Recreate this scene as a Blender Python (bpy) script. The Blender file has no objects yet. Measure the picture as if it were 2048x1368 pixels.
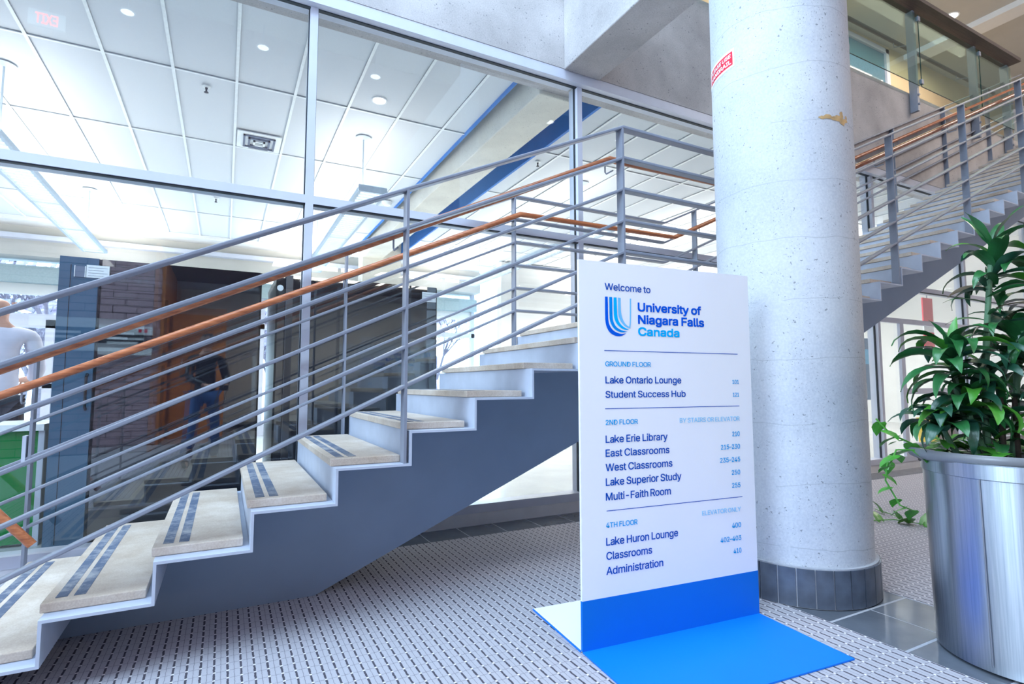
import bpy, bmesh, math, random
from mathutils import Vector, Matrix
random.seed(7)
S = 1.07                       # metres per scene unit (unit = camera height)
C = bpy.context.scene.collection
SC = bpy.context.scene

# ------------------------------------------------------------------ camera
cam_d = bpy.data.cameras.new('camera'); cam = bpy.data.objects.new('camera', cam_d); C.objects.link(cam)
cam_d.sensor_width = 36.0; cam_d.lens = 1093.0 / 2048 * 36.0; cam_d.clip_start = 0.02; cam_d.clip_end = 400
X = (0.885, -0.465, -0.001); Yd = (0.036, 0.069, -0.997); Zf = (0.464, 0.882, 0.078)
xa = Vector((0.88532, -0.46494, -0.00132)); fw = Vector((0.46353, 0.88253, 0.07805)).normalized()
xa = (xa - fw * xa.dot(fw)).normalized(); up = xa.cross(fw)
cam.matrix_world = Matrix(((xa.x, up.x, -fw.x, 0), (xa.y, up.y, -fw.y, 0), (xa.z, up.z, -fw.z, S), (0, 0, 0, 1)))
cam_d.dof.use_dof = True; cam_d.dof.focus_distance = 2.7; cam_d.dof.aperture_fstop = 5.0
SC.camera = cam

# ------------------------------------------------------------------ world, lights, exposure
SC.view_settings.view_transform = 'Standard'; SC.view_settings.look = 'None'
SC.view_settings.gamma = 1.0; SC.view_settings.exposure = 0.22; SC.view_settings.use_curve_mapping = False
W = bpy.data.worlds.new('sky'); SC.world = W; W.use_nodes = True
bg = W.node_tree.nodes['Background']; bg.inputs[0].default_value = (0.58, 0.79, 1.0, 1); bg.inputs[1].default_value = 7.0

def area(name, loc, rot, sx, sy, power, col, portal=False):
    l = bpy.data.lights.new(name, 'AREA'); l.shape = 'RECTANGLE'; l.size = sx * S; l.size_y = sy * S
    l.energy = power; l.color = col
    if portal: l.cycles.is_portal = True
    o = bpy.data.objects.new(name, l); C.objects.link(o); o.location = Vector(loc) * S; o.rotation_euler = rot
    return o
PI = math.pi
area('skylight_portal', (-0.5, 0.8, 7.45), (0, 0, 0), 7, 4.4, 1, (1, 1, 1), True)
area('side_window_portal', (-6.2, -0.3, 3.6), (0, -PI / 2, 0), 6.6, 6.6, 1, (1, 1, 1), True)
area('lounge_window_portal', (-1.2, 12.35, 1.75), (-PI / 2, 0, 0), 13, 3.2, 1, (1, 1, 1), True)
# up and down light of the three pendants, more added fill without fixtures, and the warm lamps of the upper corridor and rear hall
for px_ in (-4.7, -1.75, 1.27, 4.2, 7.1, 10.0, 12.9):
    area('pendant_and_fill_uplight', (px_, 7.6, 3.10), (PI, 0, 0), 0.24, 4.2, 24 if px_ < 6 else 70, (1.0, 0.95, 0.9))
    area('pendant_and_fill_downlight', (px_, 7.6, 2.93), (0, 0, 0), 0.2, 4.2, 100, (1.0, 0.97, 0.94))
    area('pendant_and_fill_uplight', (px_, 10.6, 3.10), (PI, 0, 0), 0.24, 1.0, 40, (1.0, 0.95, 0.9))  # added fill at the far end, no pendant hangs there
area('atrium_fill', (11.0, 0.2, 7.1), (0, 0, 0), 6, 0.5, 330, (1.0, 0.90, 0.80))  # added fill that lightens the concrete wall at the right
area('side_window_daylight', (-6.9, -1.0, 4.6), (0, -PI / 2, 0), 3.6, 4.0, 420, (0.60, 0.79, 1.0))
area('corridor_lamp', (9.0, 4.5, 7.1), (0, 0, 0), 6, 0.5, 120, (1.0, 0.85, 0.66))
area('rear_hall_lamp', (3.2, -3.2, 3.18), (0, 0, 0), 5, 0.4, 90, (1.0, 0.9, 0.8))

# ------------------------------------------------------------------ node material helpers
def rgb(r, g, b):
    f = lambda c: (c / 255 / 12.92) if c / 255 <= 0.04045 else ((c / 255 + 0.055) / 1.055) ** 2.4
    return (f(r), f(g), f(b), 1)
class NT:
    def __init__(s, name):
        s.m = bpy.data.materials.new(name); s.m.use_nodes = True; s.t = s.m.node_tree
        s.b = s.t.nodes['Principled BSDF']; s.out = s.t.nodes['Material Output']
        s.co = s.t.nodes.new('ShaderNodeTexCoord').outputs['Object']
    def n(s, typ, **k):
        x = s.t.nodes.new('ShaderNode' + typ)
        for a, v in k.items(): setattr(x, a, v)
        return x
    def l(s, a, b): s.t.links.new(a, b)
    def math(s, op, a, b=None, c=None):
        x = s.n('Math', operation=op)
        for i, v in enumerate((a, b, c)):
            if v is None: continue
            if isinstance(v, (int, float)): x.inputs[i].default_value = v
            else: s.l(v, x.inputs[i])
        return x.outputs[0]
    def noise(s, scale, detail=3, rough=0.5, vec=None):
        x = s.n('TexNoise'); x.inputs['Scale'].default_value = scale; x.inputs['Detail'].default_value = detail
        x.inputs['Roughness'].default_value = rough; s.l(vec if vec is not None else s.co, x.inputs['Vector'])
        return x.outputs[0]
    def ramp(s, fac, stops):
        x = s.n('ValToRGB'); s.l(fac, x.inputs[0]); e = x.color_ramp.elements
        e[0].position, e[0].color = stops[0]; e[1].position, e[1].color = stops[-1]
        for p, c in stops[1:-1]:
            q = e.new(p); q.color = c
        return x.outputs[0]
    def mix(s, fac, a, b, mode='MIX'):
        x = s.n('Mix', data_type='RGBA', blend_type=mode)
        for i, v in ((0, fac), (6, a), (7, b)):
            if isinstance(v, (int, float)): x.inputs[i].default_value = v
            elif isinstance(v, tuple): x.inputs[i].default_value = v
            else: s.l(v, x.inputs[i])
        return x.outputs[2]
    def bump(s, h, dist=0.01, strength=0.5, normal=None):
        x = s.n('Bump'); x.inputs['Distance'].default_value = dist; x.inputs['Strength'].default_value = strength
        s.l(h, x.inputs['Height'])
        if normal is not None: s.l(normal, x.inputs['Normal'])
        s.l(x.outputs[0], s.b.inputs['Normal']); return x.outputs[0]
    def sep(s, v=None):
        x = s.n('SeparateXYZ'); s.l(v if v is not None else s.co, x.inputs[0]); return x.outputs
    def scale(s, sx, sy, sz):
        x = s.n('Mapping'); x.inputs['Scale'].default_value = (sx, sy, sz); s.l(s.co, x.inputs[0]); return x.outputs[0]
def plain(name, col, rough=0.5, metal=0.0, var=0.06, nscale=30, bump=0.0, spec=0.5):
    t = NT(name); b = t.b
    b.inputs['Roughness'].default_value = rough; b.inputs['Metallic'].default_value = metal
    b.inputs['Specular IOR Level'].default_value = spec
    f = t.noise(nscale, 4)
    d = tuple(c * (1 - var) for c in col[:3]) + (1,); u = tuple(min(1, c * (1 + var)) for c in col[:3]) + (1,)
    t.l(t.ramp(f, [(0.3, d), (0.7, u)]), b.inputs['Base Color'])
    if bump: t.bump(f, 0.002, bump)
    return t.m
def concrete(name, base, dark, pit=0.5, lines=False, line_gap=0.31):
    t = NT(name); b = t.b; b.inputs['Roughness'].default_value = 0.85
    big = t.noise(1.3, 5, 0.6); fine = t.noise(90, 3, 0.6)
    col = t.ramp(big, [(0.32, dark), (0.68, base)])
    col = t.mix(0.10, col, t.ramp(fine, [(0.35, (0.05, 0.05, 0.06, 1)), (0.65, (0.9, 0.9, 0.9, 1))]), 'OVERLAY')
    nv = t.n('TexNoise'); nv.inputs['Scale'].default_value = 60; t.l(t.co, nv.inputs['Vector']); va = t.n('VectorMath', operation='MULTIPLY_ADD'); t.l(nv.outputs[1], va.inputs[0]); va.inputs[1].default_value = (.03, .03, .03); t.l(t.co, va.inputs[2])
    v = t.n('TexVoronoi'); v.inputs['Scale'].default_value = 27; t.l(va.outputs[0], v.inputs['Vector'])
    mask = t.math('GREATER_THAN', t.noise(6, 2), 0.50)
    pits = t.math('MULTIPLY', t.math('LESS_THAN', v.outputs['Distance'], 0.10 + 0.05 * pit), mask)
    v2 = t.n('TexVoronoi'); v2.inputs['Scale'].default_value = 75; t.l(va.outputs[0], v2.inputs['Vector'])
    pits2 = t.math('MULTIPLY', t.math('LESS_THAN', v2.outputs['Distance'], 0.16), t.math('GREATER_THAN', t.noise(7, 2), 0.50))
    p = t.math('MAXIMUM', pits, pits2)
    col = t.mix(t.math('MULTIPLY', p, 0.62), col, (0.09, 0.10, 0.12, 1))
    h = t.math('SUBTRACT', t.math('MULTIPLY', fine, 0.25), p)
    if lines:
        z = t.sep()[2]; wob = t.math('MULTIPLY', t.noise(2.2, 3), 0.10)
        fr = t.math('FRACT', t.math('DIVIDE', t.math('ADD', z, wob), line_gap))
        ln = t.math('MULTIPLY', t.math('LESS_THAN', fr, 0.013), t.math('GREATER_THAN', t.noise(3.5, 2), 0.42))
        col = t.mix(t.math('MULTIPLY', ln, 0.35), col, (0.25, 0.27, 0.3, 1)); h = t.math('SUBTRACT', h, t.math('MULTIPLY', ln, 0.8))
    t.l(col, b.inputs['Base Color']); t.bump(h, 0.004, 0.6)
    return t.m
def glass_mat(name, tint=(0.93, 0.97, 0.98, 1), rough=0.0, ior=1.5):
    t = NT(name); t.t.nodes.remove(t.b)
    tr = t.n('BsdfTransparent'); tr.inputs[0].default_value = tint
    gl = t.n('BsdfGlossy'); gl.inputs['Roughness'].default_value = rough; gl.inputs[0].default_value = (0.95, 0.97, 1, 1)
    fr = t.n('Fresnel'); ge = t.n('NewGeometry')      # same ior from both faces, the pane is thin
    t.l(t.math('ADD', ior, t.math('MULTIPLY', ge.outputs['Backfacing'], 1 / ior - ior)), fr.inputs[0])
    mx = t.n('MixShader'); t.l(fr.outputs[0], mx.inputs[0]); t.l(tr.outputs[0], mx.inputs[1]); t.l(gl.outputs[0], mx.inputs[2])
    t.l(mx.outputs[0], t.out.inputs[0]); return t.m
def emit(name, col, strength):
    t = NT(name); b = t.b; b.inputs['Base Color'].default_value = col
    b.inputs['Emission Color'].default_value = col; b.inputs['Emission Strength'].default_value = strength
    return t.m
def wood(name, a, b2, axis_scale=(3, 40, 40), rough=0.35):
    t = NT(name); f = t.noise(1.0, 5, 0.6, t.scale(*axis_scale))
    t.l(t.ramp(f, [(0.3, a), (0.7, b2)]), t.b.inputs['Base Color']); t.b.inputs['Roughness'].default_value = rough
    t.bump(f, 0.001, 0.2); return t.m
def carpet_mat():
    t = NT('carpet_pile'); b = t.b; b.inputs['Roughness'].default_value = 0.95; b.inputs['Specular IOR Level'].default_value = 0.1
    x, y, z = t.sep()
    wob = t.math('MULTIPLY', t.math('SUBTRACT', t.noise(60, 2), 0.5), 0.006)
    u = t.math('FRACT', t.math('DIVIDE', t.math('ADD', t.math('ADD', x, wob), 50 * 0.0424 * S), 0.0424 * S))
    v = t.math('FRACT', t.math('DIVIDE', t.math('ADD', t.math('ADD', y, wob), 50 * 0.056 * S), 0.056 * S))
    du = t.math('LESS_THAN', u, 0.17)
    dv = t.math('MULTIPLY', t.math('GREATER_THAN', v, 0.14), t.math('LESS_THAN', v, 0.95))
    dash = t.math('MULTIPLY', du, dv)
    thin = t.math('MULTIPLY', t.math('GREATER_THAN', u, 0.55), t.math('LESS_THAN', u, 0.60))
    cross = t.math('LESS_THAN', v, 0.055)
    dot = t.math('MULTIPLY', t.math('LESS_THAN', u, 0.20), t.math('LESS_THAN', v, 0.11))
    fib = t.noise(420, 2, 0.7); patch = t.noise(1.6, 3)
    base = t.mix(fib, rgb(150, 148, 158), rgb(205, 202, 208))
    base = t.mix(t.math('MULTIPLY', patch, 0.18), base, rgb(150, 145, 152))
    col = t.mix(t.math('MULTIPLY', thin, 0.5), base, rgb(70, 68, 82))
    col = t.mix(t.math('MULTIPLY', cross, 0.45), col, rgb(70, 68, 82))
    col = t.mix(t.math('MULTIPLY', dash, 0.9), col, rgb(58, 54, 66))
    col = t.mix(t.math('MULTIPLY', dot, 0.9), col, rgb(235, 230, 228))
    t.l(col, b.inputs['Base Color'])
    h = t.math('SUBTRACT', t.math('MULTIPLY', fib, 0.3), t.math('MAXIMUM', t.math('MAXIMUM', dash, thin), cross))
    t.bump(h, 0.004, 0.7); return t.m
def brushed():
    t = NT('brushed_steel'); b = t.b; b.inputs['Metallic'].default_value = 1.0
    f = t.noise(1.0, 4, 0.6, t.scale(160, 160, 0.7)); g = t.noise(2.5, 3)
    t.l(t.ramp(f, [(0.3, (0.36, 0.40, 0.46, 1)), (0.7, (0.52, 0.55, 0.60, 1))]), b.inputs['Base Color'])
    t.l(t.math('ADD', 0.30, t.math('MULTIPLY', g, 0.12)), b.inputs['Roughness'])
    h = t.math('ADD', t.math('MULTIPLY', t.noise(1.0, 2, 0.5, t.scale(7, 7, 0.8)), 1.0), t.math('MULTIPLY', f, 0.02))
    t.bump(h, 0.012, 0.30); b.inputs['Anisotropic'].default_value = 0.85; b.inputs['Anisotropic Rotation'].default_value = 0.25
    tg = t.n('Tangent', direction_type='RADIAL', axis='Z'); t.l(tg.outputs[0], b.inputs['Tangent']); return t.m
def brick_mat():
    t = NT('brown_brick'); f = t.noise(40, 4); g = t.noise(2.3, 2)
    t.l(t.mix(g, t.ramp(f, [(0.3, rgb(156, 132, 142)), (0.7, rgb(190, 164, 168))]), rgb(144, 122, 132)), t.b.inputs['Base Color'])
    t.b.inputs['Roughness'].default_value = 0.85; t.bump(f, 0.004, 0.5); return t.m
def leaf_mat(name, a, b2, tip):
    t = NT(name); b = t.b
    f = t.noise(7, 3); st = t.noise(1.0, 3, 0.6, t.scale(4, 130, 4))
    c = t.ramp(f, [(0.32, a), (0.66, b2)]); c = t.mix(t.math('MULTIPLY', st, 0.5), c, tip)
    t.l(c, b.inputs['Base Color']); b.inputs['Roughness'].default_value = 0.30; b.inputs['Specular IOR Level'].default_value = 0.6
    t.bump(st, 0.002, 0.5); return t.m

M = {}
M['conc_col'] = concrete('column_concrete', rgb(208, 210, 214), rgb(186, 190, 198), 0.6, True)
M['conc'] = concrete('beam_concrete', rgb(196, 192, 192), rgb(158, 154, 154), 0.9)
M['conc_warm'] = concrete('lounge_concrete', rgb(236, 232, 220), rgb(214, 210, 200), 0.3)
M['carpet'] = carpet_mat()
M['tile'] = plain('slate_tile', rgb(96, 102, 112), 0.10, 0, 0.18, 5, 0)
M['tile_base'] = plain('slate_base_tile', rgb(84, 92, 106), 0.35, 0, 0.25, 14, 0.05)
M['grout'] = plain('pale_grout', rgb(170, 172, 180), 0.9, 0, 0.08, 60, 0.2)
M['steel'] = plain('grey_painted_steel', rgb(132, 138, 152), 0.42, 0, 0.05, 12)
M['plate'] = plain('pale_painted_plate', rgb(184, 192, 208), 0.5, 0, 0.06, 9, 0.1)
M['stringer'] = plain('dark_painted_stringer', rgb(126, 145, 170), 0.5, 0, 0.04, 4)
M['tread'] = NT('terrazzo_tread')
def _tread():
    t = M['tread']; f = t.noise(5, 5, 0.65); g = t.noise(160, 2)
    c = t.ramp(f, [(0.3, rgb(180, 162, 144)), (0.7, rgb(214, 202, 190))]); c = t.mix(0.12, c, t.ramp(g, [(0.3, (0.2, 0.18, 0.16, 1)), (0.7, (1, 1, 1, 1))]), 'OVERLAY')
    t.l(c, t.b.inputs['Base Color']); t.b.inputs['Roughness'].default_value = 0.45; t.bump(g, 0.001, 0.15)
_tread(); M['tread'] = M['tread'].m
def _strip():
    t = NT('worn_grip_strip'); f = t.noise(9, 6, 0.75)
    t.l(t.ramp(f, [(0.46, rgb(82, 96, 120)), (0.66, rgb(158, 160, 166))]), t.b.inputs['Base Color']); t.b.inputs['Roughness'].default_value = 0.7; return t.m
M['strip'] = _strip()
M['wood_rail'] = wood('orange_varnished_wood', rgb(142, 78, 50), rgb(196, 122, 80), (4, 60, 60), 0.25)
M['alu'] = plain('white_aluminium', rgb(196, 200, 214), 0.35, 0, 0.03, 8)
M['gasket'] = plain('black_gasket', rgb(30, 38, 48), 0.6)
M['sill'] = plain('painted_sill', rgb(222, 224, 228), 0.45, 0, 0.05, 8, 0.1)
M['glass'] = glass_mat('window_glass', (0.96, 0.985, 0.985, 1))
M['bglass'] = glass_mat('balustrade_glass', (0.80, 0.90, 0.86, 1))
M['glass_edge'] = plain('green_glass_edge', rgb(20, 66, 62), 0.2)
M['tile_ceil'] = plain('ceiling_board', rgb(212, 217, 222), 0.9, 0, 0.03, 200, 0.2)
M['tbar'] = plain('white_tee_bar', rgb(236, 240, 240), 0.5)
M['blue'] = plain('blue_painted_trim', rgb(10, 112, 200), 0.6, 0, 0.05, 5)
M['blue_shade'] = plain('shaded_blue_trim', rgb(24, 66, 120), 0.7, 0, 0.05, 5)  # the blue trim darkened, shade painted in
M['beige'] = plain('beige_wall_paint', rgb(206, 190, 158), 0.8, 0, 0.03, 3)
M['white_paint'] = plain('white_wall_paint', rgb(226, 226, 224), 0.8, 0, 0.03, 3)
M['grey_paint'] = plain('grey_ceiling_paint', rgb(190, 188, 182), 0.8, 0, 0.03, 3)
M['brick'] = brick_mat()
M['mortar'] = plain('dark_mortar', rgb(70, 54, 54), 0.95, 0, 0.1, 40, 0.3)
M['orange'] = wood('orange_door_veneer', rgb(176, 100, 44), rgb(206, 128, 62), (3, 3, 30), 0.5)
M['dark_rail'] = wood('dark_brown_rail_board', rgb(56, 44, 44), rgb(78, 64, 60), (3, 60, 60), 0.5)
M['sign_white'] = plain('sign_white_board', rgb(240, 243, 250), 0.5, 0, 0.01, 3)
M['sign_edge'] = plain('sign_bright_edge', rgb(240, 244, 252), 0.5)
M['sign_blue'] = plain('sign_blue_band', rgb(0, 112, 206), 0.6, 0, 0.02, 3, 0, 0.25)
M['foot_blue'] = plain('sign_blue_foot', rgb(0, 122, 238), 0.5, 0, 0.02, 3, 0, 0.3)
M['ink'] = plain('navy_ink', rgb(8, 82, 184), 0.8, spec=0.1)
M['ink_blue'] = plain('blue_ink', rgb(0, 92, 220), 0.8, spec=0.1)
M['ink_mid'] = plain('mid_blue_ink', rgb(0, 140, 228), 0.8, spec=0.1)
M['ink_cyan'] = plain('cyan_ink', rgb(0, 180, 252), 0.8, spec=0.1)
M['ink_sky'] = plain('sky_blue_ink', rgb(110, 196, 250), 0.6)
M['ink_pale'] = plain('pale_blue_ink', rgb(146, 214, 250), 0.8, spec=0.1)
M['ink_head'] = plain('heading_blue_ink', rgb(0, 170, 236), 0.8, spec=0.1)
M['pod_glass'] = plain('dark_smoked_glass', rgb(30, 28, 38), 0.02, 0, 0.05, 3, 0, 1.0); M['pod_glass'].node_tree.nodes['Principled BSDF'].inputs['IOR'].default_value = 1.85
M['pod_frame'] = plain('slate_blue_pod_frame', rgb(60, 92, 118), 0.3, 0, 0.04, 5)
M['black'] = plain('black_plastic', rgb(22, 24, 30), 0.4)
M['green'] = plain('glossy_green_laminate', rgb(8, 120, 52), 0.12, 0, 0.03, 3)
M['paper'] = plain('white_paper', rgb(240, 242, 244), 0.8)
M['print_grey'] = plain('grey_print', rgb(110, 120, 140), 0.8)
M['red'] = plain('red_sticker', rgb(228, 30, 62), 0.5)
M['lamp_shell'] = plain('pale_lamp_shell', rgb(196, 210, 222), 0.5)
M['lamp_glow'] = emit('lamp_louvre_glow', (1.0, 0.97, 0.93, 1), 2.2)
M['down_glow'] = emit('downlight_glow', (1.0, 0.98, 0.95, 1), 6.0)
M['exit_glow'] = emit('exit_sign_glow', (1.0, 0.08, 0.06, 1), 9.0)
M['steel_drum'] = brushed()
M['pot'] = plain('grey_pot_rim', rgb(118, 120, 124), 0.3, 0.0, 0.05, 5)
M['soil'] = plain('dark_soil', rgb(48, 38, 30), 0.95, 0, 0.3, 60, 0.8)
M['leaf'] = leaf_mat('glossy_leaf', rgb(20, 70, 34), rgb(44, 112, 50), rgb(50, 104, 70))
M['leaf_b'] = leaf_mat('bright_leaf', rgb(40, 112, 30), rgb(78, 148, 44), rgb(70, 140, 60))
M['leaf_d'] = leaf_mat('dark_leaf', rgb(14, 48, 34), rgb(28, 80, 48), rgb(50, 92, 84))
M['leaf_dry'] = leaf_mat('dry_leaf', rgb(110, 96, 70), rgb(150, 128, 106), rgb(160, 140, 128))
M['cane'] = plain('green_brown_cane', rgb(86, 122, 92), 0.7, 0, 0.25, 30, 0.5)
M['vine_leaf'] = leaf_mat('vine_leaf', rgb(50, 130, 36), rgb(86, 160, 54), rgb(90, 160, 70))
M['skin'] = plain('skin', rgb(206, 156, 134), 0.55, 0, 0.04, 20)
M['shirt'] = plain('white_shirt_cloth', rgb(214, 214, 232), 0.85, 0, 0.05, 14, 0.3)
M['trousers'] = plain('black_trouser_cloth', rgb(34, 36, 48), 0.85)
M['jeans'] = plain('blue_denim', rgb(54, 88, 140), 0.85, 0, 0.15, 20)
M['leather'] = plain('black_leather', rgb(22, 24, 30), 0.28, 0, 0.2, 12, 0.6)
M['hair'] = plain('dark_hair', rgb(40, 32, 30), 0.7, 0, 0.2, 60)
M['bark'] = plain('pale_winter_bark', rgb(120, 112, 124), 0.9, 0, 0.2, 10)
M['twig'] = plain('winter_foliage', rgb(190, 180, 200), 0.9, 0, 0.2, 10)
M['snow'] = plain('pale_outdoor_ground', rgb(200, 204, 210), 0.9, 0, 0.05, 2)
M['lino'] = plain('pale_lounge_floor', rgb(184, 185, 184), 0.2, 0, 0.08, 2)
M['stain'] = plain('ochre_stain', rgb(196, 160, 110), 0.8, 0, 0.2, 30)

# ------------------------------------------------------------------ mesh helpers (author in camera-height units)
BASE = {}
class MB:
    def __init__(s): s.v = []; s.f = []; s.sm = []
    def face(s, idx, sm=False): s.f.append(idx); s.sm.append(sm)
    def box(s, x0, x1, y0, y1, z0, z1):
        i = len(s.v); s.v += [(x, y, z) for z in (z0, z1) for y in (y0, y1) for x in (x0, x1)]
        for q in ((0, 2, 3, 1), (4, 5, 7, 6), (0, 1, 5, 4), (2, 6, 7, 3), (0, 4, 6, 2), (1, 3, 7, 5)): s.face([i + k for k in q])
        return s
    def obox(s, c, ax, ay, az):   # half vectors
        i = len(s.v); c, ax, ay, az = map(Vector, (c, ax, ay, az))
        s.v += [tuple(c + ax * a + ay * b + az * d) for d in (-1, 1) for b in (-1, 1) for a in (-1, 1)]
        for q in ((0, 2, 3, 1), (4, 5, 7, 6), (0, 1, 5, 4), (2, 6, 7, 3), (0, 4, 6, 2), (1, 3, 7, 5)): s.face([i + k for k in q])
        return s
    def prism(s, poly, f0, f1):   # poly: 2D list, f0/f1 map 2D point to 3D on the two sides
        i = len(s.v); n = len(poly)
        s.v += [f0(*p) for p in poly] + [f1(*p) for p in poly]
        s.face([i + k for k in range(n)][::-1]); s.face([i + n + k for k in range(n)])
        for k in range(n): s.face([i + k, i + (k + 1) % n, i + n + (k + 1) % n, i + n + k])
        return s
    def tube(s, pts, r, n=10, caps=True, sq=None):
        pts = [Vector(p) for p in pts]; rr = r if isinstance(r, (list, tuple)) else [r] * len(pts); i0 = len(s.v)
        up = None
        for k, p in enumerate(pts):
            d = (pts[min(k + 1, len(pts) - 1)] - pts[max(k - 1, 0)]).normalized()
            if up is None: up = Vector((0, 0, 1)) if abs(d.z) < 0.9 else Vector((0, 1, 0))
            a = d.cross(up).normalized(); b = a.cross(d).normalized(); up = b
            for j in range(n):
                t = 2 * PI * j / n; s.v.append(tuple(p + (a * math.cos(t) + b * math.sin(t)) * rr[k]))
        for k in range(len(pts) - 1):
            for j in range(n):
                a = i0 + k * n + j; b = i0 + k * n + (j + 1) % n; s.face([a, b, b + n, a + n], True)
        if caps:
            s.face([i0 + j for j in range(n)][::-1]); e = i0 + (len(pts) - 1) * n; s.face([e + j for j in range(n)])
        return s
    def lathe(s, prof, c, n=48):
        i0 = len(s.v)
        for r, z in prof:
            for j in range(n):
                t = 2 * PI * j / n; s.v.append((c[0] + r * math.cos(t), c[1] + r * math.sin(t), z))
        for k in range(len(prof) - 1):
            for j in range(n):
                a = i0 + k * n + j; b = i0 + k * n + (j + 1) % n; s.face([a, b, b + n, a + n], True)
        return s
    def mesh(s, name, base=(0, 0, 0)):
        me = bpy.data.meshes.new(name); b = Vector(base)
        me.from_pydata([tuple((Vector(v) - b) * S) for v in s.v], [], s.f); me.update()
        me.polygons.foreach_set('use_smooth', s.sm); bm = bmesh.new(); bm.from_mesh(me)
        bmesh.ops.recalc_face_normals(bm, faces=bm.faces); bm.to_mesh(me); bm.free()
        if any(s.sm): me.set_sharp_from_angle(angle=math.radians(38))
        return me
def base_of(p):
    while p is not None and p.name not in BASE: p = p.parent
    return BASE[p.name] if p is not None else (0, 0, 0)
def put(name, mb, mat, parent=None, base=None, me=None, bevel=0):
    b = base_of(parent) if parent is not None else (base or (0, 0, 0))
    if me is None: me = mb.mesh(name, b)
    if mat is not None and not me.materials: me.materials.append(mat)
    o = bpy.data.objects.new(name, me); C.objects.link(o)
    if parent is not None: o.parent = parent
    else: o.location = Vector(b) * S; BASE[o.name] = b
    if bevel:
        m = o.modifiers.new('bevel', 'BEVEL'); m.width = bevel * S; m.segments = 2; m.limit_method = 'ANGLE'
    return o
def tag(o, label=None, cat=None, group=None, kind=None):
    for k, v in (('label', label), ('category', cat), ('group', group), ('kind', kind)):
        if v: o[k] = v
    return o
def thing(name, base, label, cat, group=None, kind=None):
    o = bpy.data.objects.new(name, None); o.empty_display_size = 0.1; C.objects.link(o); o.location = Vector(base) * S; BASE[o.name] = base
    return tag(o, label, cat, group, kind)
def sub(name, parent):
    o = bpy.data.objects.new(name, None); o.empty_display_size = 0.05; C.objects.link(o); o.parent = parent; return o
def box(name, mat, parent, *a, bevel=0, kind=None):
    o = put(name, MB().box(*a), mat, parent, bevel=bevel)
    if kind: o['kind'] = kind
    return o
def piece(name, me, parent, off):   # shared mesh, offset in units
    o = bpy.data.objects.new(name, me); C.objects.link(o); o.parent = parent; o.location = Vector(off) * S; return o
def struct(name, base=(0, 0, 0), label=None, cat=None):
    return thing(name, base, label, cat, None, 'structure')

# text -------------------------------------------------------------
import os
def _font():
    # the plain grotesque that ships inside Blender; the built-in face if it is missing
    try:
        p = os.path.join(bpy.utils.resource_path('LOCAL'), 'datafiles', 'fonts', 'Inter.woff2')
        return bpy.data.fonts.load(p) if os.path.exists(p) else None
    except Exception: return None
FONT = _font()
def text_geo(s, bold=0.0):
    # the packed k and R have crossing outlines: draw them from clean strokes
    hit = [i for i, ch in enumerate(s) if ch in 'kR'] if FONT else []
    if hit:
        i = hit[0]; e = 0.70; pre, post = s[:i], s[i + 1:]; sp1 = len(pre) - len(pre.rstrip()); sp2 = len(post) - len(post.lstrip())
        pre, post = pre.rstrip(), post.lstrip()
        if pre: vs, fs, a1, b1 = text_geo(pre); vs, fs = list(vs), list(fs); x = b1 + (.075 + .22 * sp1) * e
        else: vs, fs, a1, x = [], [], 0.0, 0.0
        if s[i] == 'k': ks = [[(0, 0), (.09, 0), (.09, .756), (0, .756)], [(.06, .105), (.06, .225), (.385, .546), (.50, .546)], [(.175, .26), (.245, .325), (.525, 0), (.415, 0)]]; wd = .53
        else:
            ks = [[(0, 0), (.09, 0), (.09, .727), (0, .727)], [(.24, .33), (.34, .33), (.535, 0), (.43, 0)], [(.09, .647), (.30, .647), (.30, .727), (.09, .727)], [(.09, .285), (.30, .285), (.30, .365), (.09, .365)]]; wd = .55
            arc = [(.30 + r * math.cos(t) * .95, .506 + r * math.sin(t)) for t in [PI / 2 - PI * j / 8 for j in range(9)] for r in (.141, .221)]
            ks += [[arc[2 * j], arc[2 * j + 1], arc[2 * j + 3], arc[2 * j + 2]] for j in range(8)]
        for q in ks:
            n = len(vs); vs += [(x + p[0] * e, p[1] * e, 0) for p in q]; fs.append(tuple(range(n, n + 4)))
        xe = x + wd * e
        if post:
            v2, f2, a2, b2 = text_geo(post); n = len(vs); dx = xe + .02 + .22 * sp2 * e - a2
            vs += [(v[0] + dx, v[1], 0) for v in v2]; fs += [tuple(j + n for j in f) for f in f2]; xe = b2 + dx
        return vs, fs, a1, xe
    cu = bpy.data.curves.new('lettering', 'FONT'); cu.body = s
    if FONT: cu.font = FONT
    cu.space_character = 0.97; cu.space_word = 0.86; cu.size = 1.0; cu.offset = bold; cu.resolution_u = 3
    o = bpy.data.objects.new('lettering_source', cu); C.objects.link(o)
    dg = bpy.context.evaluated_depsgraph_get(); me = bpy.data.meshes.new_from_object(o.evaluated_get(dg))
    vs = [tuple(v.co) for v in me.vertices]; fs = [tuple(p.vertices) for p in me.polygons]
    bpy.data.objects.remove(o); bpy.data.curves.remove(cu); bpy.data.meshes.remove(me)
    x0 = min(v[0] for v in vs); x1 = max(v[0] for v in vs)
    return vs, fs, x0, x1
_h = text_geo('H')[0]; CAP = max(v[1] for v in _h) - min(v[1] for v in _h); print('CAP', CAP)
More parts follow.
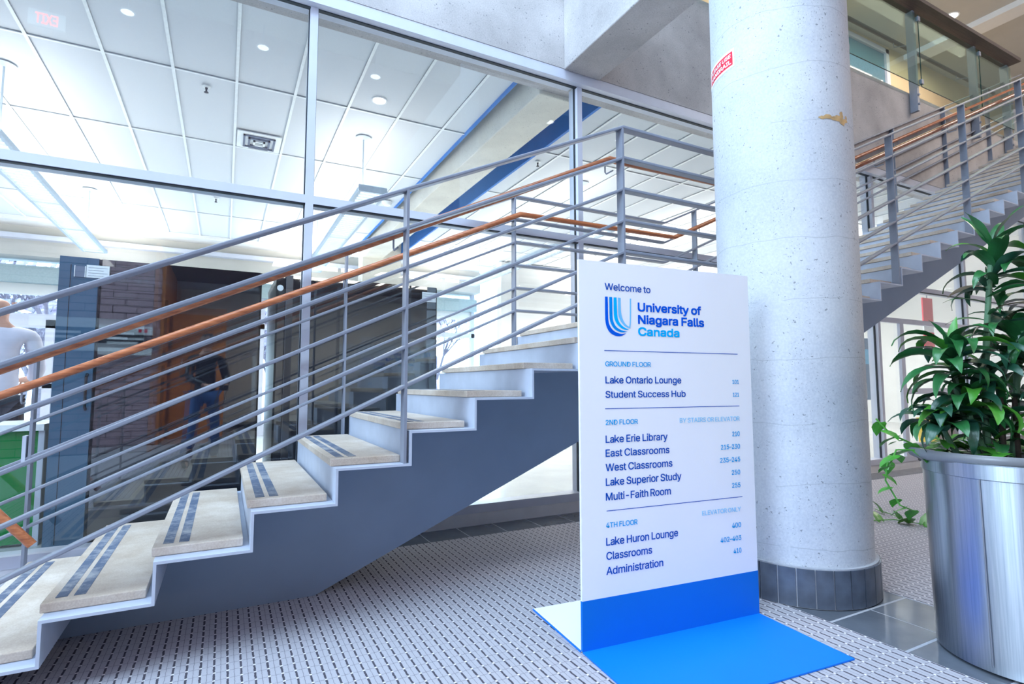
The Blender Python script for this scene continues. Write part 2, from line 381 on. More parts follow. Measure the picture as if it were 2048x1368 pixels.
def text_obj(s, x0, x1, vb, cap, mat, fn, parent, bold=0.0, name='lettering'):
    vs, fs, a, b = text_geo(s); w = bold * cap * 1.6; sy = (cap - w) / CAP; sx = (x1 - x0 - w) / (b - a)
    p0, p1, p2 = (Vector(fn(x0 + q, vb + r)) for q, r in ((0, 0), (.002, 0), (0, .002))); nrm = (p1 - p0).cross(p2 - p0).normalized()
    mb = MB(); k = 0
    for dx, dy in ((0, 0), (w, 0), (0, w), (w, w), (w / 2, w / 2)):
        n0 = len(mb.v); mb.v += [tuple(Vector(fn(x0 + (v[0] - a) * sx + dx, vb + v[1] * sy + dy)) + nrm * (.00012 * k)) for v in vs]; k += 1; mb.f += [[q + n0 for q in f] for f in fs]
    mb.sm = [False] * len(mb.f)
    return put(name, mb, mat, parent)

# ================================================================== SETTING
# floor: carpet areas, slate tile border and strip
floor = struct('floor')
box('floor_base', M['grout'], floor, -8, 16, -8, 3.70, -0.12, -0.012)
box('grout_bed', M['grout'], floor, 2.30, 2.875, -8, 3.40, -0.012, -0.0025); box('grout_bed', M['grout'], floor, -8, 16, 3.40, 3.68, -0.012, -0.0025)
for a in ((-8, 2.30, -8, 3.40), (2.875, 16, -8, 3.40)): box('carpet', M['carpet'], floor, a[0], a[1], a[2], a[3], -0.012, 0.0)
def tile_me(w, d): return MB().box(0.0035, w - 0.0035, 0.0035, d - 0.0035, 0, 0.008).mesh('floor_tile')
tm = tile_me(0.2875, 0.285); tm.materials.append(M['tile'])
tb = tile_me(0.277, 0.255); tb.materials.append(M['tile'])
for j in range(-6, 12):
    for i in range(2):
        y = 1.2075 + 0.2905 * (j - 0)
        if y + .285 > 3.40: continue
        piece('floor_tile', tm, floor, (2.30 + 0.2875 * i, y, -0.010))
for i in range(-4, 40): piece('floor_tile', tb, floor, (1.2 + 0.277 * i, 3.402, -0.010))
lf = struct('floor'); box('lounge_floor_slab', M['lino'], lf, -8, 16, 3.70, 12.4, -0.12, 0.0)

# atrium shell
aw = struct('wall_right'); box('wall_panel', M['white_paint'], aw, 15.6, 15.8, -8, 3.6, -0.1, 7.3)
bw = struct('wall_back'); box('wall_panel', M['white_paint'], bw, -1.0, 15.6, -6.2, -6.0, -0.1, 3.3)
box('skirting', M['gasket'], bw, -1.0, 15.6, -6.0, -5.97, 0, 0.14)
box('upper_wall', M['brick'], bw, -8, 15.6, -3.0, -2.8, 3.3, 7.3)
box('mezzanine_soffit', M['mortar'], bw, -8, 15.6, -6.2, -2.8, 3.2, 3.3)
# brick wall seen mirrored in the glazing
brk = struct('wall_brick', (-1.0, -2.5, 0)); box('mortar_bed', M['mortar'], brk, -8, -1.0, -2.78, -2.52, -0.1, 3.2)
bm_ = MB().box(0, 0.325, -0.02, 0.012, 0, 0.102).mesh('brick'); bm_.materials.append(M['brick'])
for r in range(27):
    for c in range(9):
        x = -1.0 - 0.335 * (c + 1) + (0.0 if r % 2 else 0.1675)
        if x + .325 > -0.99: x = -1.0 - 0.325
        if len([1 for _ in ()]) == 0: piece('brick', bm_, brk, (x + 1.0, -0.012 if (r + c) % 3 else -0.008, 0.02 + 0.115 * r))
bmass = MB()
for r in range(27):
    for c in range(9, 20):
        x = -1.0 - 0.335 * (c + 1) + (0.0 if r % 2 else 0.1675); z = 0.02 + .115 * r; bmass.box(x, x + .325, -2.53, -2.5, z, z + .102)
o = put('brick', bmass, M['brick'], brk); o['kind'] = 'stuff'
d1 = struct('door_1', (-0.4, -3.6, 0)); box('side_wall', M['orange'], d1, -1.0, -0.95, -6, -2.52, 0, 3.2)
box('door_leaf', M['orange'], d1, -0.94, 0.0, -3.62, -3.56, 0, 2.35); box('door_frame', M['black'], d1, -0.95, -0.90, -3.64, -3.54, 0, 2.45)
put('door_handle', MB().tube([(-0.15, -3.53, .9), (-0.15, -3.49, .9), (-0.15, -3.49, 1.2), (-0.15, -3.53, 1.2)], .012, 8), M['steel'], d1)
# wall sign on the brick
ws = thing('wall_sign', (-1.55, -2.48, 1.6), 'wide wall sign with dark band and red marks, mirrored in the left pod', 'sign')
box('sign_board', M['paper'], ws, -2.45, -1.1, -2.48, -2.46, 1.50, 1.98)
box('dark_band', M['black'], ws, -2.45, -1.1, -2.46, -2.455, 1.62, 1.84)
for x in (-2.36, -1.72):
    for k in range(2): box('print_line', M['paper'], ws, x, x + .5 - .08 * k, -2.455, -2.452, 1.75 - .07 * k, 1.785 - .07 * k)
for x in (-1.22, -1.30): box('red_mark', M['red'], ws, x, x + .045, -2.46, -2.455, 1.88, 1.94)

# atrium ceiling with a skylight opening
ceil = struct('ceiling')
for a in ((-8, -4, -3, 6), (3, 15.8, -3, 6), (-4, 3, -3, -1.4), (-4, 3, 3.0, 6)): box('ceiling_panel', M['grey_paint'], ceil, *a, 7.2, 7.35)
box('bulkhead_strip', M['white_paint'], ceil, 11.15, 11.5, -2.8, 6, 7.1, 7.2)
sk = struct('window_13', (-0.5, 0.8, 7.3))
for x in (-4, -2.25, -.5, 1.25, 2.95): box('skylight_bar', M['alu'], sk, x, x + .05, -1.4, 3.0, 7.2, 7.3)
# side glazing (left of the frame)
sw = struct('window_14', (-6.1, 0, 0))
for y in (-2.8, -0.7, 1.4, 3.5): box('mullion', M['alu'], sw, -6.15, -6.05, y, y + .06, 0, 7.2)
box('low_light_block', M['white_paint'], sw, -6.2, -6.1, -2.8, 3.6, 0, 2.4)  # unseen, added to keep side daylight off the floor under the stairs
for z in (2.4, 4.2, 7.1): box('transom', M['alu'], sw, -6.15, -6.05, -2.8, 3.6, z, z + .06)

# lounge shell
lc = struct('ceiling', (0, 4, 3.72))
GAP0, GAP1 = 2.24, 3.14
rows = [(3.97, 5.34), (5.34, 6.83), (6.83, 8.32), (8.32, 9.82), (9.82, 11.3)]
cache = {}
for k in range(-13, 26):
    xa_, xb_ = 0.006 + 0.4905 * k, 0.006 + 0.4905 * (k + 1)
    if xa_ < GAP0 < xb_: xb_ = GAP0
    if xa_ < GAP1 < xb_: xa_ = GAP1
    if xa_ >= GAP0 and xb_ <= GAP1 + 1e-6: continue
    for (ya, yb) in rows:
        key = (round(xb_ - xa_, 3), round(yb - ya, 3))
        if key not in cache:
            cache[key] = MB().box(0.010, key[0] - 0.010, 0.010, key[1] - 0.010, 0.012, 0.03).mesh('ceiling_tile'); cache[key].materials.append(M['tile_ceil'])
        piece('ceiling_tile', cache[key], lc, (xa_, ya - 4, 0))
g = MB()
for k in range(-13, 27):
    x = 0.006 + 0.4905 * k
    if GAP0 - .05 < x < GAP1 + .05: continue
    g.box(x - .012, x + .012, 3.97, 11.3, 3.716, 3.722)
for ya, yb in rows:
    g.box(-6.4, GAP0, yb - .010, yb + .010, 3.717, 3.722); g.box(GAP1, 13, yb - .010, yb + .010, 3.717, 3.722)
put('tee_bar', g, M['tbar'], lc)
box('slab_soffit', M['white_paint'], lc, -8, 16, 3.97, 12.3, 4.30, 4.6)
box('ceiling_edge', M['white_paint'], lc, -8, GAP0, 11.3, 12.3, 3.66, 3.74); box('ceiling_edge', M['white_paint'], lc, GAP1, 16, 11.3, 12.3, 3.66, 3.74)
box('blue_fascia', M['blue'], lc, GAP0 - .02, GAP0 + .004, 3.97, 11.3, 3.705, 3.74); box('fascia_shade', M['print_grey'], lc, GAP0 - .03, GAP0, 3.97, 11.3, 3.74, 4.30); box('blue_fascia', M['blue'], lc, GAP1, GAP1 + .03, 3.97, 11.3, 3.70, 4.30)  # grey face above the left trim has the recess shadow in its colour
box('blue_fascia_shade', M['blue_shade'], lc, GAP1 - .012, GAP1, 3.97, 11.3, 3.95, 4.30)  # upper part of the right trim, recess shade put into the colour
lwl = struct('wall_left'); box('wall_panel', M['white_paint'], lwl, -8, -7.8, 3.7, 12.3, -.1, 4.6)
lwr = struct('wall_lounge_end'); box('wall_panel', M['white_paint'], lwr, 15.6, 15.8, 3.6, 12.3, -.1, 7.3)
box('cream_partition', M['white_paint'], lwr, 5.3, 15.6, 10.6, 10.8, 0, 3.7)
box('grey_skirting', M['print_grey'], lwr, 5.3, 15.6, 10.57, 10.6, 0, .18)

# far window wall of the lounge
fw_ = struct('wall_far', (0, 12, 0))
box('bulkhead', M['grey_paint'], fw_, -8, 5.3, 11.7, 12.3, 3.16, 3.72)
box('bulkhead_lip', M['alu'], fw_, -8, 5.3, 11.55, 11.7, 3.42, 3.50)
box('grey_beam', plain('sage_grey_beam', rgb(160, 178, 182), .8), fw_, -8, 5.3, 11.9, 12.2, 2.74, 3.03)
box('low_sill', M['alu'], fw_, -8, 5.3, 12.0, 12.2, 0, 0.25)
box('window_head', M['alu'], fw_, -8, 5.3, 12.0, 12.1, 2.12, 2.22); box('blind_band', M['white_paint'], fw_, -8, 5.3, 12.05, 12.1, 2.55, 2.74)
for x in (-7.0, -5.4, -3.55, -2.62, -1.0, .6, 2.2, 3.7, 5.2): box('far_mullion', M['alu'], fw_, x, x + .08, 12.0, 12.12, 0.2, 3.2)
box('glass_pane', M['glass'], fw_, -8, 5.3, 12.14, 12.15, 0.2, 3.2)
d2 = struct('door_2', (-3.0, 12, 0))
for a in ((-3.47, -3.35, 0, 2.12), (-2.74, -2.62, 0, 2.12), (-3.47, -2.62, 1.98, 2.12), (-3.47, -2.62, .0, .3), (-3.47, -2.62, .95, 1.03)): box('door_frame', M['alu'], d2, a[0], a[1], 11.94, 12.0, a[2], a[3])

# concrete structure
wb = struct('wall_beam', (0, 3.6, 3.58)); put('concrete_beam', MB().box(-8, 15.6, 3.60, 3.97, 3.585, 4.725), M['conc'], wb)
yb_ = struct('ceiling_beam', (2.55, 3.0, 3.575)); put('concrete_beam', MB().box(2.376, 2.733, -3.0, 3.60, 3.575, 4.72), M['conc'], yb_, bevel=.008)
lb = struct('ceiling_beam', (2.55, 4.0, 3.57)); put('concrete_beam', MB().box(2.36, 2.75, 3.97, 11.2, 3.55, 4.30), M['conc_warm'], lb, bevel=.01)
lcol = struct('column', (2.75, 11.2, 0)); put('column_shaft', MB().box(2.36, 3.14, 10.9, 11.3, 0, 4.3), M['conc_warm'], lcol)

# upper corridor
uc = struct('floor', (8, 4.5, 4.7)); box('slab', M['conc'], uc, -8, 15.6, 3.97, 5.3, 4.6, 4.72)
uw = struct('wall_corridor', (8, 5.3, 4.72)); 
for a in ((-8, 9.1, 4.72, 7.2), (10.6, 15.6, 4.72, 7.2), (9.1, 10.6, 4.72, 6.3), (9.1, 10.6, 7.12, 7.2)): box('wall_panel', M['beige'], uw, a[0], a[1], 5.3, 5.45, a[2], a[3])
w12 = struct('window_12', (9.9, 5.3, 6.3))
for a in ((9.1, 9.18, 6.3, 7.12), (10.5, 10.6, 6.3, 7.12), (9.1, 10.6, 6.3, 6.38), (9.1, 10.6, 7.04, 7.12)): box('window_frame', M['alu'], w12, a[0], a[1], 5.27, 5.33, a[2], a[3])
box('window_pane', plain('dusky_blue_pane', rgb(84, 124, 146), .05), w12, 9.18, 10.5, 5.31, 5.32, 6.38, 7.04)

# glazed curtain wall, bay by bay
MX = [0.445 + 2.12 * k for k in range(-4, 8)]
for i, x in enumerate(MX[:-1]):
    w = struct('window_%d' % (i + 1), (x, 3.68, 0)); x1 = MX[i + 1]
    box('mullion', M['alu'], w, x - .024, x + .024, 3.655, 3.78, 0.06, 3.515)
    box('gasket', M['gasket'], w, x - .030, x + .030, 3.69, 3.71, 0.15, 3.52)
    door = (i == 7)
    box('head_frame', M['alu'], w, x - .024, x1 - .024, 3.604, 3.69, 3.500, 3.584); box('gasket', M['gasket'], w, x + .024, x1 - .024, 3.66, 3.69, 3.494, 3.500); box('head_stop', M['alu'], w, x + .024, x1 - .024, 3.71, 3.80, 3.530, 3.584)
    box('transom', M['alu'], w, x + .024, x1 - .024, 3.655, 3.78, 2.168, 2.222); box('gasket', M['gasket'], w, x + .024, x1 - .024, 3.662, 3.69, 2.160, 2.168)
    box('upper_pane', M['glass'], w, x + .02, x1 - .02, 3.698, 3.702, 2.21, 3.56)
    box('lower_pane', M['glass'], w, x + .02, x1 - .02, 3.698, 3.702, 0.14, 2.17)
    box('sill', M['alu'], w, x - .024, x1 - .024, 3.655, 3.78, 0.085, 0.145); box('curb', M['sill'], w, x - .024, x1 - .024, 3.665, 3.78, -0.01, 0.085)
    if door:
        for a in ((x + .45, x + .53, .09, 1.74), (x1 - .35, x1 - .27, .09, 1.74), (x + .53, x1 - .35, .88, .95), (x + .03, x1 - .03, 1.74, 1.80), (x + .53, x1 - .35, .09, .22)):
            box('door_frame', M['alu'], w, a[0], a[1], 3.662, 3.696, a[2], a[3])

# ================================================================== COLUMN
CC = (2.615, 1.86)
col = thing('concrete_column', (CC[0], CC[1], 0), 'tall round pale concrete column with air holes and slate tile base beside the welcome sign', 'column')
put('column_shaft', MB().lathe([(0.337, 0.0), (0.337, 4.72)], CC, 96), M['conc_col'], col)
put('grout_bed', MB().lathe([(0.337, 0.176), (0.353, 0.176), (0.355, 0.0)], CC, 96), M['grout'], col)
nb = 29; bt = MB(); 
for q in range(5):
    pass
def arc_tile(a0, a1, r0, r1, z0, z1):
    mb = MB(); n = 4; i = 0
    for k in range(n + 1):
        t = a0 + (a1 - a0) * k / n
        for r in (r0, r1):
            for z in (z0, z1): mb.v.append((r * math.cos(t), r * math.sin(t), z))
    for k in range(n):
        b = 4 * k; mb.face([b + 2, b + 6, b + 7, b + 3], True); mb.face([b + 1, b + 3, b + 7, b + 5]); mb.face([b, b + 4, b + 6, b + 2]); mb.face([b, b + 1, b + 5, b + 4])
    mb.face([0, 2, 3, 1]); b = 4 * n; mb.face([b, b + 1, b + 3, b + 2]); return mb.mesh('base_tile')
at = arc_tile(0.008, 2 * PI / nb - 0.008, 0.345, 0.360, 0.004, 0.170); at.materials.append(M['tile_base'])
for k in range(nb):
    o = bpy.data.objects.new('base_tile', at); C.objects.link(o); o.parent = col; o.rotation_euler = (0, 0, 2 * PI * k / nb + .06)
def oncol(theta0, r):   # flat (s, z) -> on the shaft
    return lambda s, z: (CC[0] + r * math.cos(theta0 + s / 0.337), CC[1] + r * math.sin(theta0 + s / 0.337), z)
# sticker wraps round the left side; s runs left->right for the viewer (increasing theta)
TH = math.radians(180.5)
stk = thing('handrail_sticker', (CC[0] - .34, CC[1], 2.6), 'red and white sticker reading please use handrail wrapped round the concrete column', 'sticker')
def patch(s0, s1, z0, z1, r, mat, name):
    mb = MB(); n = 10; fn = oncol(TH, r)
    for k in range(n + 1):
        s = s0 + (s1 - s0) * k / n; mb.v += [fn(s, z0), fn(s, z1)]
    for k in range(n): mb.face([2 * k, 2 * k + 2, 2 * k + 3, 2 * k + 1], True)
    return put(name, mb, mat, stk)
patch(-0.30, 0.0, 2.643, 2.742, 0.3385, M['paper'], 'white_backing'); patch(-0.235, -0.012, 2.655, 2.728, 0.3392, M['red'], 'red_panel')
text_obj('PLEASE USE', -0.220, -0.022, 2.697, 0.021, M['paper'], oncol(TH, 0.3398), stk, .05)
text_obj('HANDRAIL', -0.220, -0.020, 2.664, 0.023, M['paper'], oncol(TH, 0.3398), stk, .05)
text_obj('i', -0.272, -0.258, 2.665, 0.055, M['red'], oncol(TH, 0.3392), stk, .03)
# ochre stain
st = thing('stain_mark', (2.9, 1.7, 2.27), 'small ochre glue stain on the right side of the concrete column', 'stain')
fs = oncol(0, 0.3385); mb = MB()
rs = random.Random(3)
def blob(mb, fn, cx_, cz, rx, rz, n=14):
    i = len(mb.v); mb.v.append(fn(cx_, cz)); 
    for k in range(n):
        t = 2 * PI * k / n; q = rs.uniform(.6, 1.1); mb.v.append(fn(cx_ + rx * q * math.cos(t), cz + rz * q * math.sin(t)))
    for k in range(n): mb.face([i, i + 1 + k, i + 1 + (k + 1) % n])
a0 = math.radians(262) * 0.337
for dx, dz, rx, rz in ((0, 0, .05, .010), (.03, .02, .014, .022), (.035, -.015, .016, .016), (-.035, .004, .02, .012), (.05, .0, .02, .01), (-.06, -.004, .022, .008), (.012, .008, .02, .013), (.0, -.008, .03, .006), (.06, .018, .008, .012)): blob(mb, fs, a0 + dx * 1.3, 2.28 + dz, rx * 1.2, rz)
put('stain', mb, M['stain'], st)

# ================================================================== STAIRCASE
RUN, RISE = 0.3016, 0.1374
def cz(k): return 0.107 + RISE * (k - 1)          # underside of step plate k
def xr(k):                                        # right end of plate k
    return -0.497 + RUN * (k - 1) if k <= 9 else 3.70 + RUN * (k - 10)
def xl(k): return xr(k - 1)
NK = 34; YP0, YP1, YT0, YT1 = 2.29, 3.575, 2.355, 3.50
stair = thing('staircase', (-0.8, 2.9, 0), 'long straight grey steel staircase with pale stone treads and a landing behind the column', 'stairs')
for k in range(1, NK + 1):
    z = cz(k); x0, x1 = xl(k), xr(k); land = (k == 10)
    box('step_plate', M['plate'], stair, x0, x1, YP0, YP1, z, z + .010)
    if k > 1: zb = cz(k - 1)
    else: zb = 0.0
    box('riser_plate', M['plate'], stair, x0, x0 + .010, YP0, YP1, zb, z + .0)
    tr = box('tread', M['tread'], stair, x0 - .012, x1 - .022, YT0, YT1, z + .011, z + .041, bevel=.003)
    for sx in (.018, .068): box('grip_strip', M['strip'], tr, x0 + sx, x0 + sx + .033, YT0 + .045, YT1 - .05, z + .0405, z + .042)
# stringers: saw-toothed under the plates
def stringer(y0, y1):
    top = []
    top.append((-0.78, 0.0)); 
    for k in range(1, NK + 1):
        x0, x1, z = xl(k) + .010, xr(k), cz(k)
        if k == 1: top.append((x0, z)); top.append((x1, z)); continue
        top.append((x0 + .002, z - .028)); top.append((x0 + .055, z)); top.append((x1, z))
    bot = [(xr(NK), cz(NK) - .5), (3.76, .89), (2.50, .89), (.417, 0.0)]
    mb = MB(); poly = top + bot
    mb.prism(poly, lambda a, b: (a, y0, b), lambda a, b: (a, y1, b)); return mb
put('stringer', stringer(2.82, 2.86), M['stringer'], stair); put('stringer', stringer(3.30, 3.34), M['stringer'], stair)
# triangulated face keeps the concave outline right
for o in list(C.objects):
    if o.name.startswith('stringer'):
        b_ = bmesh.new(); b_.from_mesh(o.data); bmesh.ops.triangulate(b_, faces=[f for f in b_.faces if len(f.verts) > 4]); b_.to_mesh(o.data); b_.free()

# railings
SL = RISE / RUN
XK1, XK2 = 1.905, 3.395; ZT = 2.423
SLR = [0.0]
def zt(x, ztop=ZT):
    return ztop - SL * (XK1 - x) - SLR[0] * (.004 + .015 * max(0, .68 - x)) if x < XK1 else (ztop if x < XK2 else ztop + SL * (x - XK2))
ST = [0, .175, .352, .528, .701, .871]
def flat_rail(x0, x1, yc, off, hw=.026, ht=.0085):
    xs = [x0] + [q for q in (.68, XK1, XK2) if x0 < q < x1] + [x1]; mb = MB()
    for x in xs:
        z = zt(x) - off; mb.v += [(x, yc - hw, z - ht), (x, yc + hw, z - ht), (x, yc + hw, z + ht), (x, yc - hw, z + ht)]
    for k in range(len(xs) - 1):
        b = 4 * k
        for j in range(4): mb.face([b + j, b + (j + 1) % 4, b + 4 + (j + 1) % 4, b + 4 + j])
    mb.face([0, 1, 2, 3]); e = 4 * (len(xs) - 1); mb.face([e, e + 1, e + 2, e + 3]); return mb
def railing(yc, label, posts, wy, far):
    t = thing('stair_railing', (-0.8, yc, 0), label, 'railing')
    xe = 10.9; SLR[0] = 0.0 if far else 1.0
    for i, off in enumerate(ST): put('rail', flat_rail(-1.10, xe, yc, off), M['steel'], t, bevel=.004)
    for x, zb in posts: put('post', MB().box(x - .006, x + .006, yc - .027, yc + .027, zb, zt(x) - .004), M['steel'], t)
    # round wooden handrail on hooked brackets
    def hz(x):
        f = max(0.0, min(1.0, (x - .6) / 1.3))
        return zt(x) - (.170 - .010 * f if far else .171 - .028 * f)
    xs = [-1.25, -.2, .6, XK1, XK2 + .04, xe]
    pts = [(x, wy, hz(x)) for x in xs]
    mb = MB(); mb.tube(pts, .0195, 14); put('handrail', mb, M['wood_rail'], t)
    s = 1 if wy > yc else -1
    for x, zb in posts:
        z = hz(x) ; xx = x - .03
        put('bracket', MB().tube([(xx, wy, z - .018), (xx, wy, z - .075), (xx, wy - s * .012, z - .088), (xx, yc + s * .028, z - .088)], .0045, 8), M['steel'], t)
        box('bracket_plate', M['steel'], t, xx - .02, xx + .02, wy - .012, wy + .012, z - .0225, z - .0175)
    if far:
        put('handrail_return', MB().tube([(-1.25, wy, hz(-1.25)), (-1.40, wy, hz(-1.25) - .09), (-1.38, wy, hz(-1.25) - .2), (-1.1, 3.47, .60), (-0.79, 3.46, .235)], .021, 14), M['wood_rail'], t)
        box('stub_plate', M['plate'], t, -0.875, -0.86, yc - .03, yc + .03, .60, .75)
    return t
npost = [(xr(k) - .018, cz(k) + .01) for k in (0, 5, 9)] + [(3.68, cz(10) + .01)] + [(xr(k) - .018, cz(k) + .01) for k in (13, 17, 21, 25, 29, 33)]
npost[0] = (xr(0) - .018, 0.0)
fpost = [(-0.845, 0.0), (0.672, cz(5) + .01), (1.895, cz(9) + .01), (3.77, cz(11) + .01), (5.87, cz(18) + .01), (7.14, cz(22) + .01), (8.42, cz(26) + .01), (9.70, cz(30) + .01)]
railing(2.322, 'near grey stair railing of flat bars with a round wooden handrail', npost, 2.42, False)
railing(3.577, 'far grey stair railing close to the glass wall with a round orange wooden handrail', fpost, 3.49, True)

# ================================================================== WELCOME SIGN
A = Vector((1.218, 1.755, 0)); Bp = Vector((2.096, 1.683, 0)); ud = (Bp - A).normalized(); nn = Vector((ud.y, -ud.x, 0)); WD = 0.884
def onsign(d):
    return lambda u, v: tuple(A + ud * u + nn * d + Vector((0, 0, v)))
TK = 0.012
sign = thing('welcome_sign', tuple(A + ud * .44), 'freestanding white directory board with blue text and bright blue foot in front of the column', 'sign')
def sb(name, mat, u0, u1, d0, d1, v0, v1, bevel=0):
    mb = MB(); c = A + ud * ((u0 + u1) / 2) + nn * ((d0 + d1) / 2) + Vector((0, 0, (v0 + v1) / 2))
    mb.obox(c, ud * ((u1 - u0) / 2), nn * ((d1 - d0) / 2), (0, 0, (v1 - v0) / 2)); return put(name, mb, mat, sign, bevel=bevel)
sb('board', M['sign_white'], 0.004, WD, -TK, 0, 0.188, 1.493)
sb('board_edge', M['sign_edge'], 0.0, 0.004, -TK, 0.0, 0.188, 1.493)
sb('blue_band', M['sign_blue'], 0.0, WD, -TK, 0.0015, 0.006, 0.188)
# foot plates: front one blue, rear one white, with a bright blue rim
def foot(name, mat, pts, z0, z1):
    mb = MB(); mb.prism([(p[0], p[1]) for p in pts], lambda a, b: (a, b, z0), lambda a, b: (a, b, z1)); return put(name, mb, mat, sign)
a_, b_ = A, A + ud * WD
f1 = A - Vector((0, 1, 0)) * 0; frontL = a_ + nn * .43; frontR = b_ + nn * .43; backL = a_ - nn * .43; backR = b_ - nn * .43
foot('front_foot', M['foot_blue'], [a_ + nn * .0, b_ + nn * .0, frontR, frontL], 0.001, 0.007)
foot('rear_foot', M['sign_white'], [a_ - nn * TK, b_ - nn * TK, backR, backL], 0.002, 0.0075)
foot('rear_foot_rim', M['foot_blue'], [a_ - nn * TK - ud * .004, a_ - nn * TK, backL, backL - ud * .004], 0.001, 0.0075)
TX = [('Welcome to', .1185, .3411, 1.3792, .0281, 'ink', .018), ('University of', .2760, .6070, 1.3002, .0364, 'ink_blue', .055), ('Niagara Falls', .2760, .6215, 1.2485, .0370, 'ink_blue', .055), ('Canada', .2755, .4867, 1.1994, .0355, 'ink_cyan', .055),
('GROUND FLOOR', .1155, .3362, 1.0726, .0196, 'ink_head', .02), ('Lake Ontario Lounge', .1155, .4895, 1.0048, .0277, 'ink', .022), ('101', .7722, .8095, 1.0028, .0175, 'ink_head', .02), ('Student Success Hub', .1145, .5110, .9484, .0267, 'ink', .022), ('121', .7730, .8080, .9464, .0175, 'ink_head', .02),
('2ND FLOOR', .1133, .2662, .8423, .0195, 'ink_head', .02), ('BY STAIRS OR ELEVATOR', .4768, .8073, .8409, .0190, 'ink_pale', .015), ('Lake Erie Library', .1121, .4117, .7725, .0288, 'ink', .022), ('210', .7618, .8043, .7738, .0205, 'ink_head', .02), ('East Classrooms', .1112, .4194, .7186, .0286, 'ink', .022), ('215\u2013230', .6950, .8036, .7193, .0203, 'ink_head', .02),
('West Classrooms', .1103, .4334, .6631, .0290, 'ink', .022), ('235\u2013245', .6882, .8025, .6637, .0203, 'ink_head', .02), ('Lake Superior Study', .1100, .4776, .6072, .0292, 'ink', .022), ('250', .7517, .8000, .6079, .0208, 'ink_head', .02), ('Multi-Faith Room', .1095, .4216, .5510, .0292, 'ink', .022), ('255', .7510, .7990, .5528, .0208, 'ink_head', .02),
('4TH FLOOR', .1090, .2553, .4474, .0200, 'ink_head', .02), ('ELEVATOR ONLY', .5815, .7965, .4509, .0186, 'ink_pale', .015), ('Lake Huron Lounge', .1080, .4534, .3806, .0294, 'ink', .022), ('400', .7438, .7950, .3831, .0210, 'ink_head', .02), ('Classrooms', .1080, .3225, .3270, .0294, 'ink', .022), ('402\u2013403', .6773, .7935, .3289, .0203, 'ink_head', .02), ('Administration', .1070, .3757, .2711, .0294, 'ink', .022), ('410', .7479, .7920, .2760, .0205, 'ink_head', .02)]
fr_, bk_ = onsign(0.0012), None
def bk_(u, v): return tuple(A + ud * (WD - u) - nn * (TK + .0012) + Vector((0, 0, v)))
LOGO = [([(.1188,1.3514),(.1182,1.2542),(.1245,1.2281),(.1395,1.2067),(.16,1.1964),(.1782,1.1935),(.1992,1.1964),(.2168,1.2073),(.1967,1.2034),(.1758,1.2071),(.1552,1.2161),(.14,1.2331),(.1326,1.2549),(.1317,1.3522)],'ink_blue'),
([(.1389,1.3513),(.1389,1.2596),(.1478,1.2379),(.163,1.2208),(.1837,1.2119),(.2021,1.2099),(.2244,1.2143),(.2075,1.2159),(.1865,1.2217),(.1685,1.2321),(.1573,1.2493),(.153,1.2691),(.1529,1.3513)],'ink_mid'),
([(.1597,1.3508),(.1588,1.2738),(.1662,1.252),(.1816,1.2349),(.2023,1.2232),(.2208,1.2208),(.2315,1.2235),(.2183,1.2265),(.1999,1.2356),(.1845,1.2505),(.1759,1.2702),(.1738,1.3513)],'ink_cyan'),
([(.1801,1.3508),(.1799,1.2837),(.1873,1.2618),(.2027,1.2424),(.2184,1.2319),(.2369,1.2282),(.2399,1.2418),(.242,1.2688),(.2438,1.3502),(.2379,1.3507),(.2358,1.2506),(.2317,1.2347),(.2186,1.2409),(.2056,1.2559),(.197,1.2756),(.1928,1.3023),(.1932,1.3507)],'ink_sky')]
for side, fn in (('front', fr_), ('back', bk_)):
    for s, x0, x1, vb, cp, m, bo in TX: text_obj(s, x0, x1, vb, cp, M[m], fn, sign, bo)
    for v in (1.135, .9054, .5115): 
        mb = MB(); mb.v = [fn(.1120, v - .0013), fn(.8080, v - .0013), fn(.8080, v + .0013), fn(.1120, v + .0013)]; mb.face([0, 1, 2, 3]); put('dividing_rule', mb, M['ink'], sign)
    for poly, m in LOGO:
        for _ in range(2):      # round the strokes, keep their sharp corners
            out = []; n = len(poly)
            for k in range(n):
                p, q, r = Vector(poly[k - 1]), Vector(poly[k]), Vector(poly[(k + 1) % n])
                if (q - p).length > 1e-5 and (r - q).length > 1e-5 and (q - p).angle(r - q) > .9: out.append(tuple(q))
                else: out += [tuple(q + (p - q) * min(.25, .012 / (p - q).length)), tuple(q + (r - q) * min(.25, .012 / (r - q).length))]
            poly = out
        mb = MB(); mb.v = [fn(*p) for p in poly]; mb.face(list(range(len(poly))))
        o = put('logo_stroke', mb, M[m], sign); q = bmesh.new(); q.from_mesh(o.data); bmesh.ops.triangulate(q, faces=q.faces[:]); q.to_mesh(o.data); q.free()

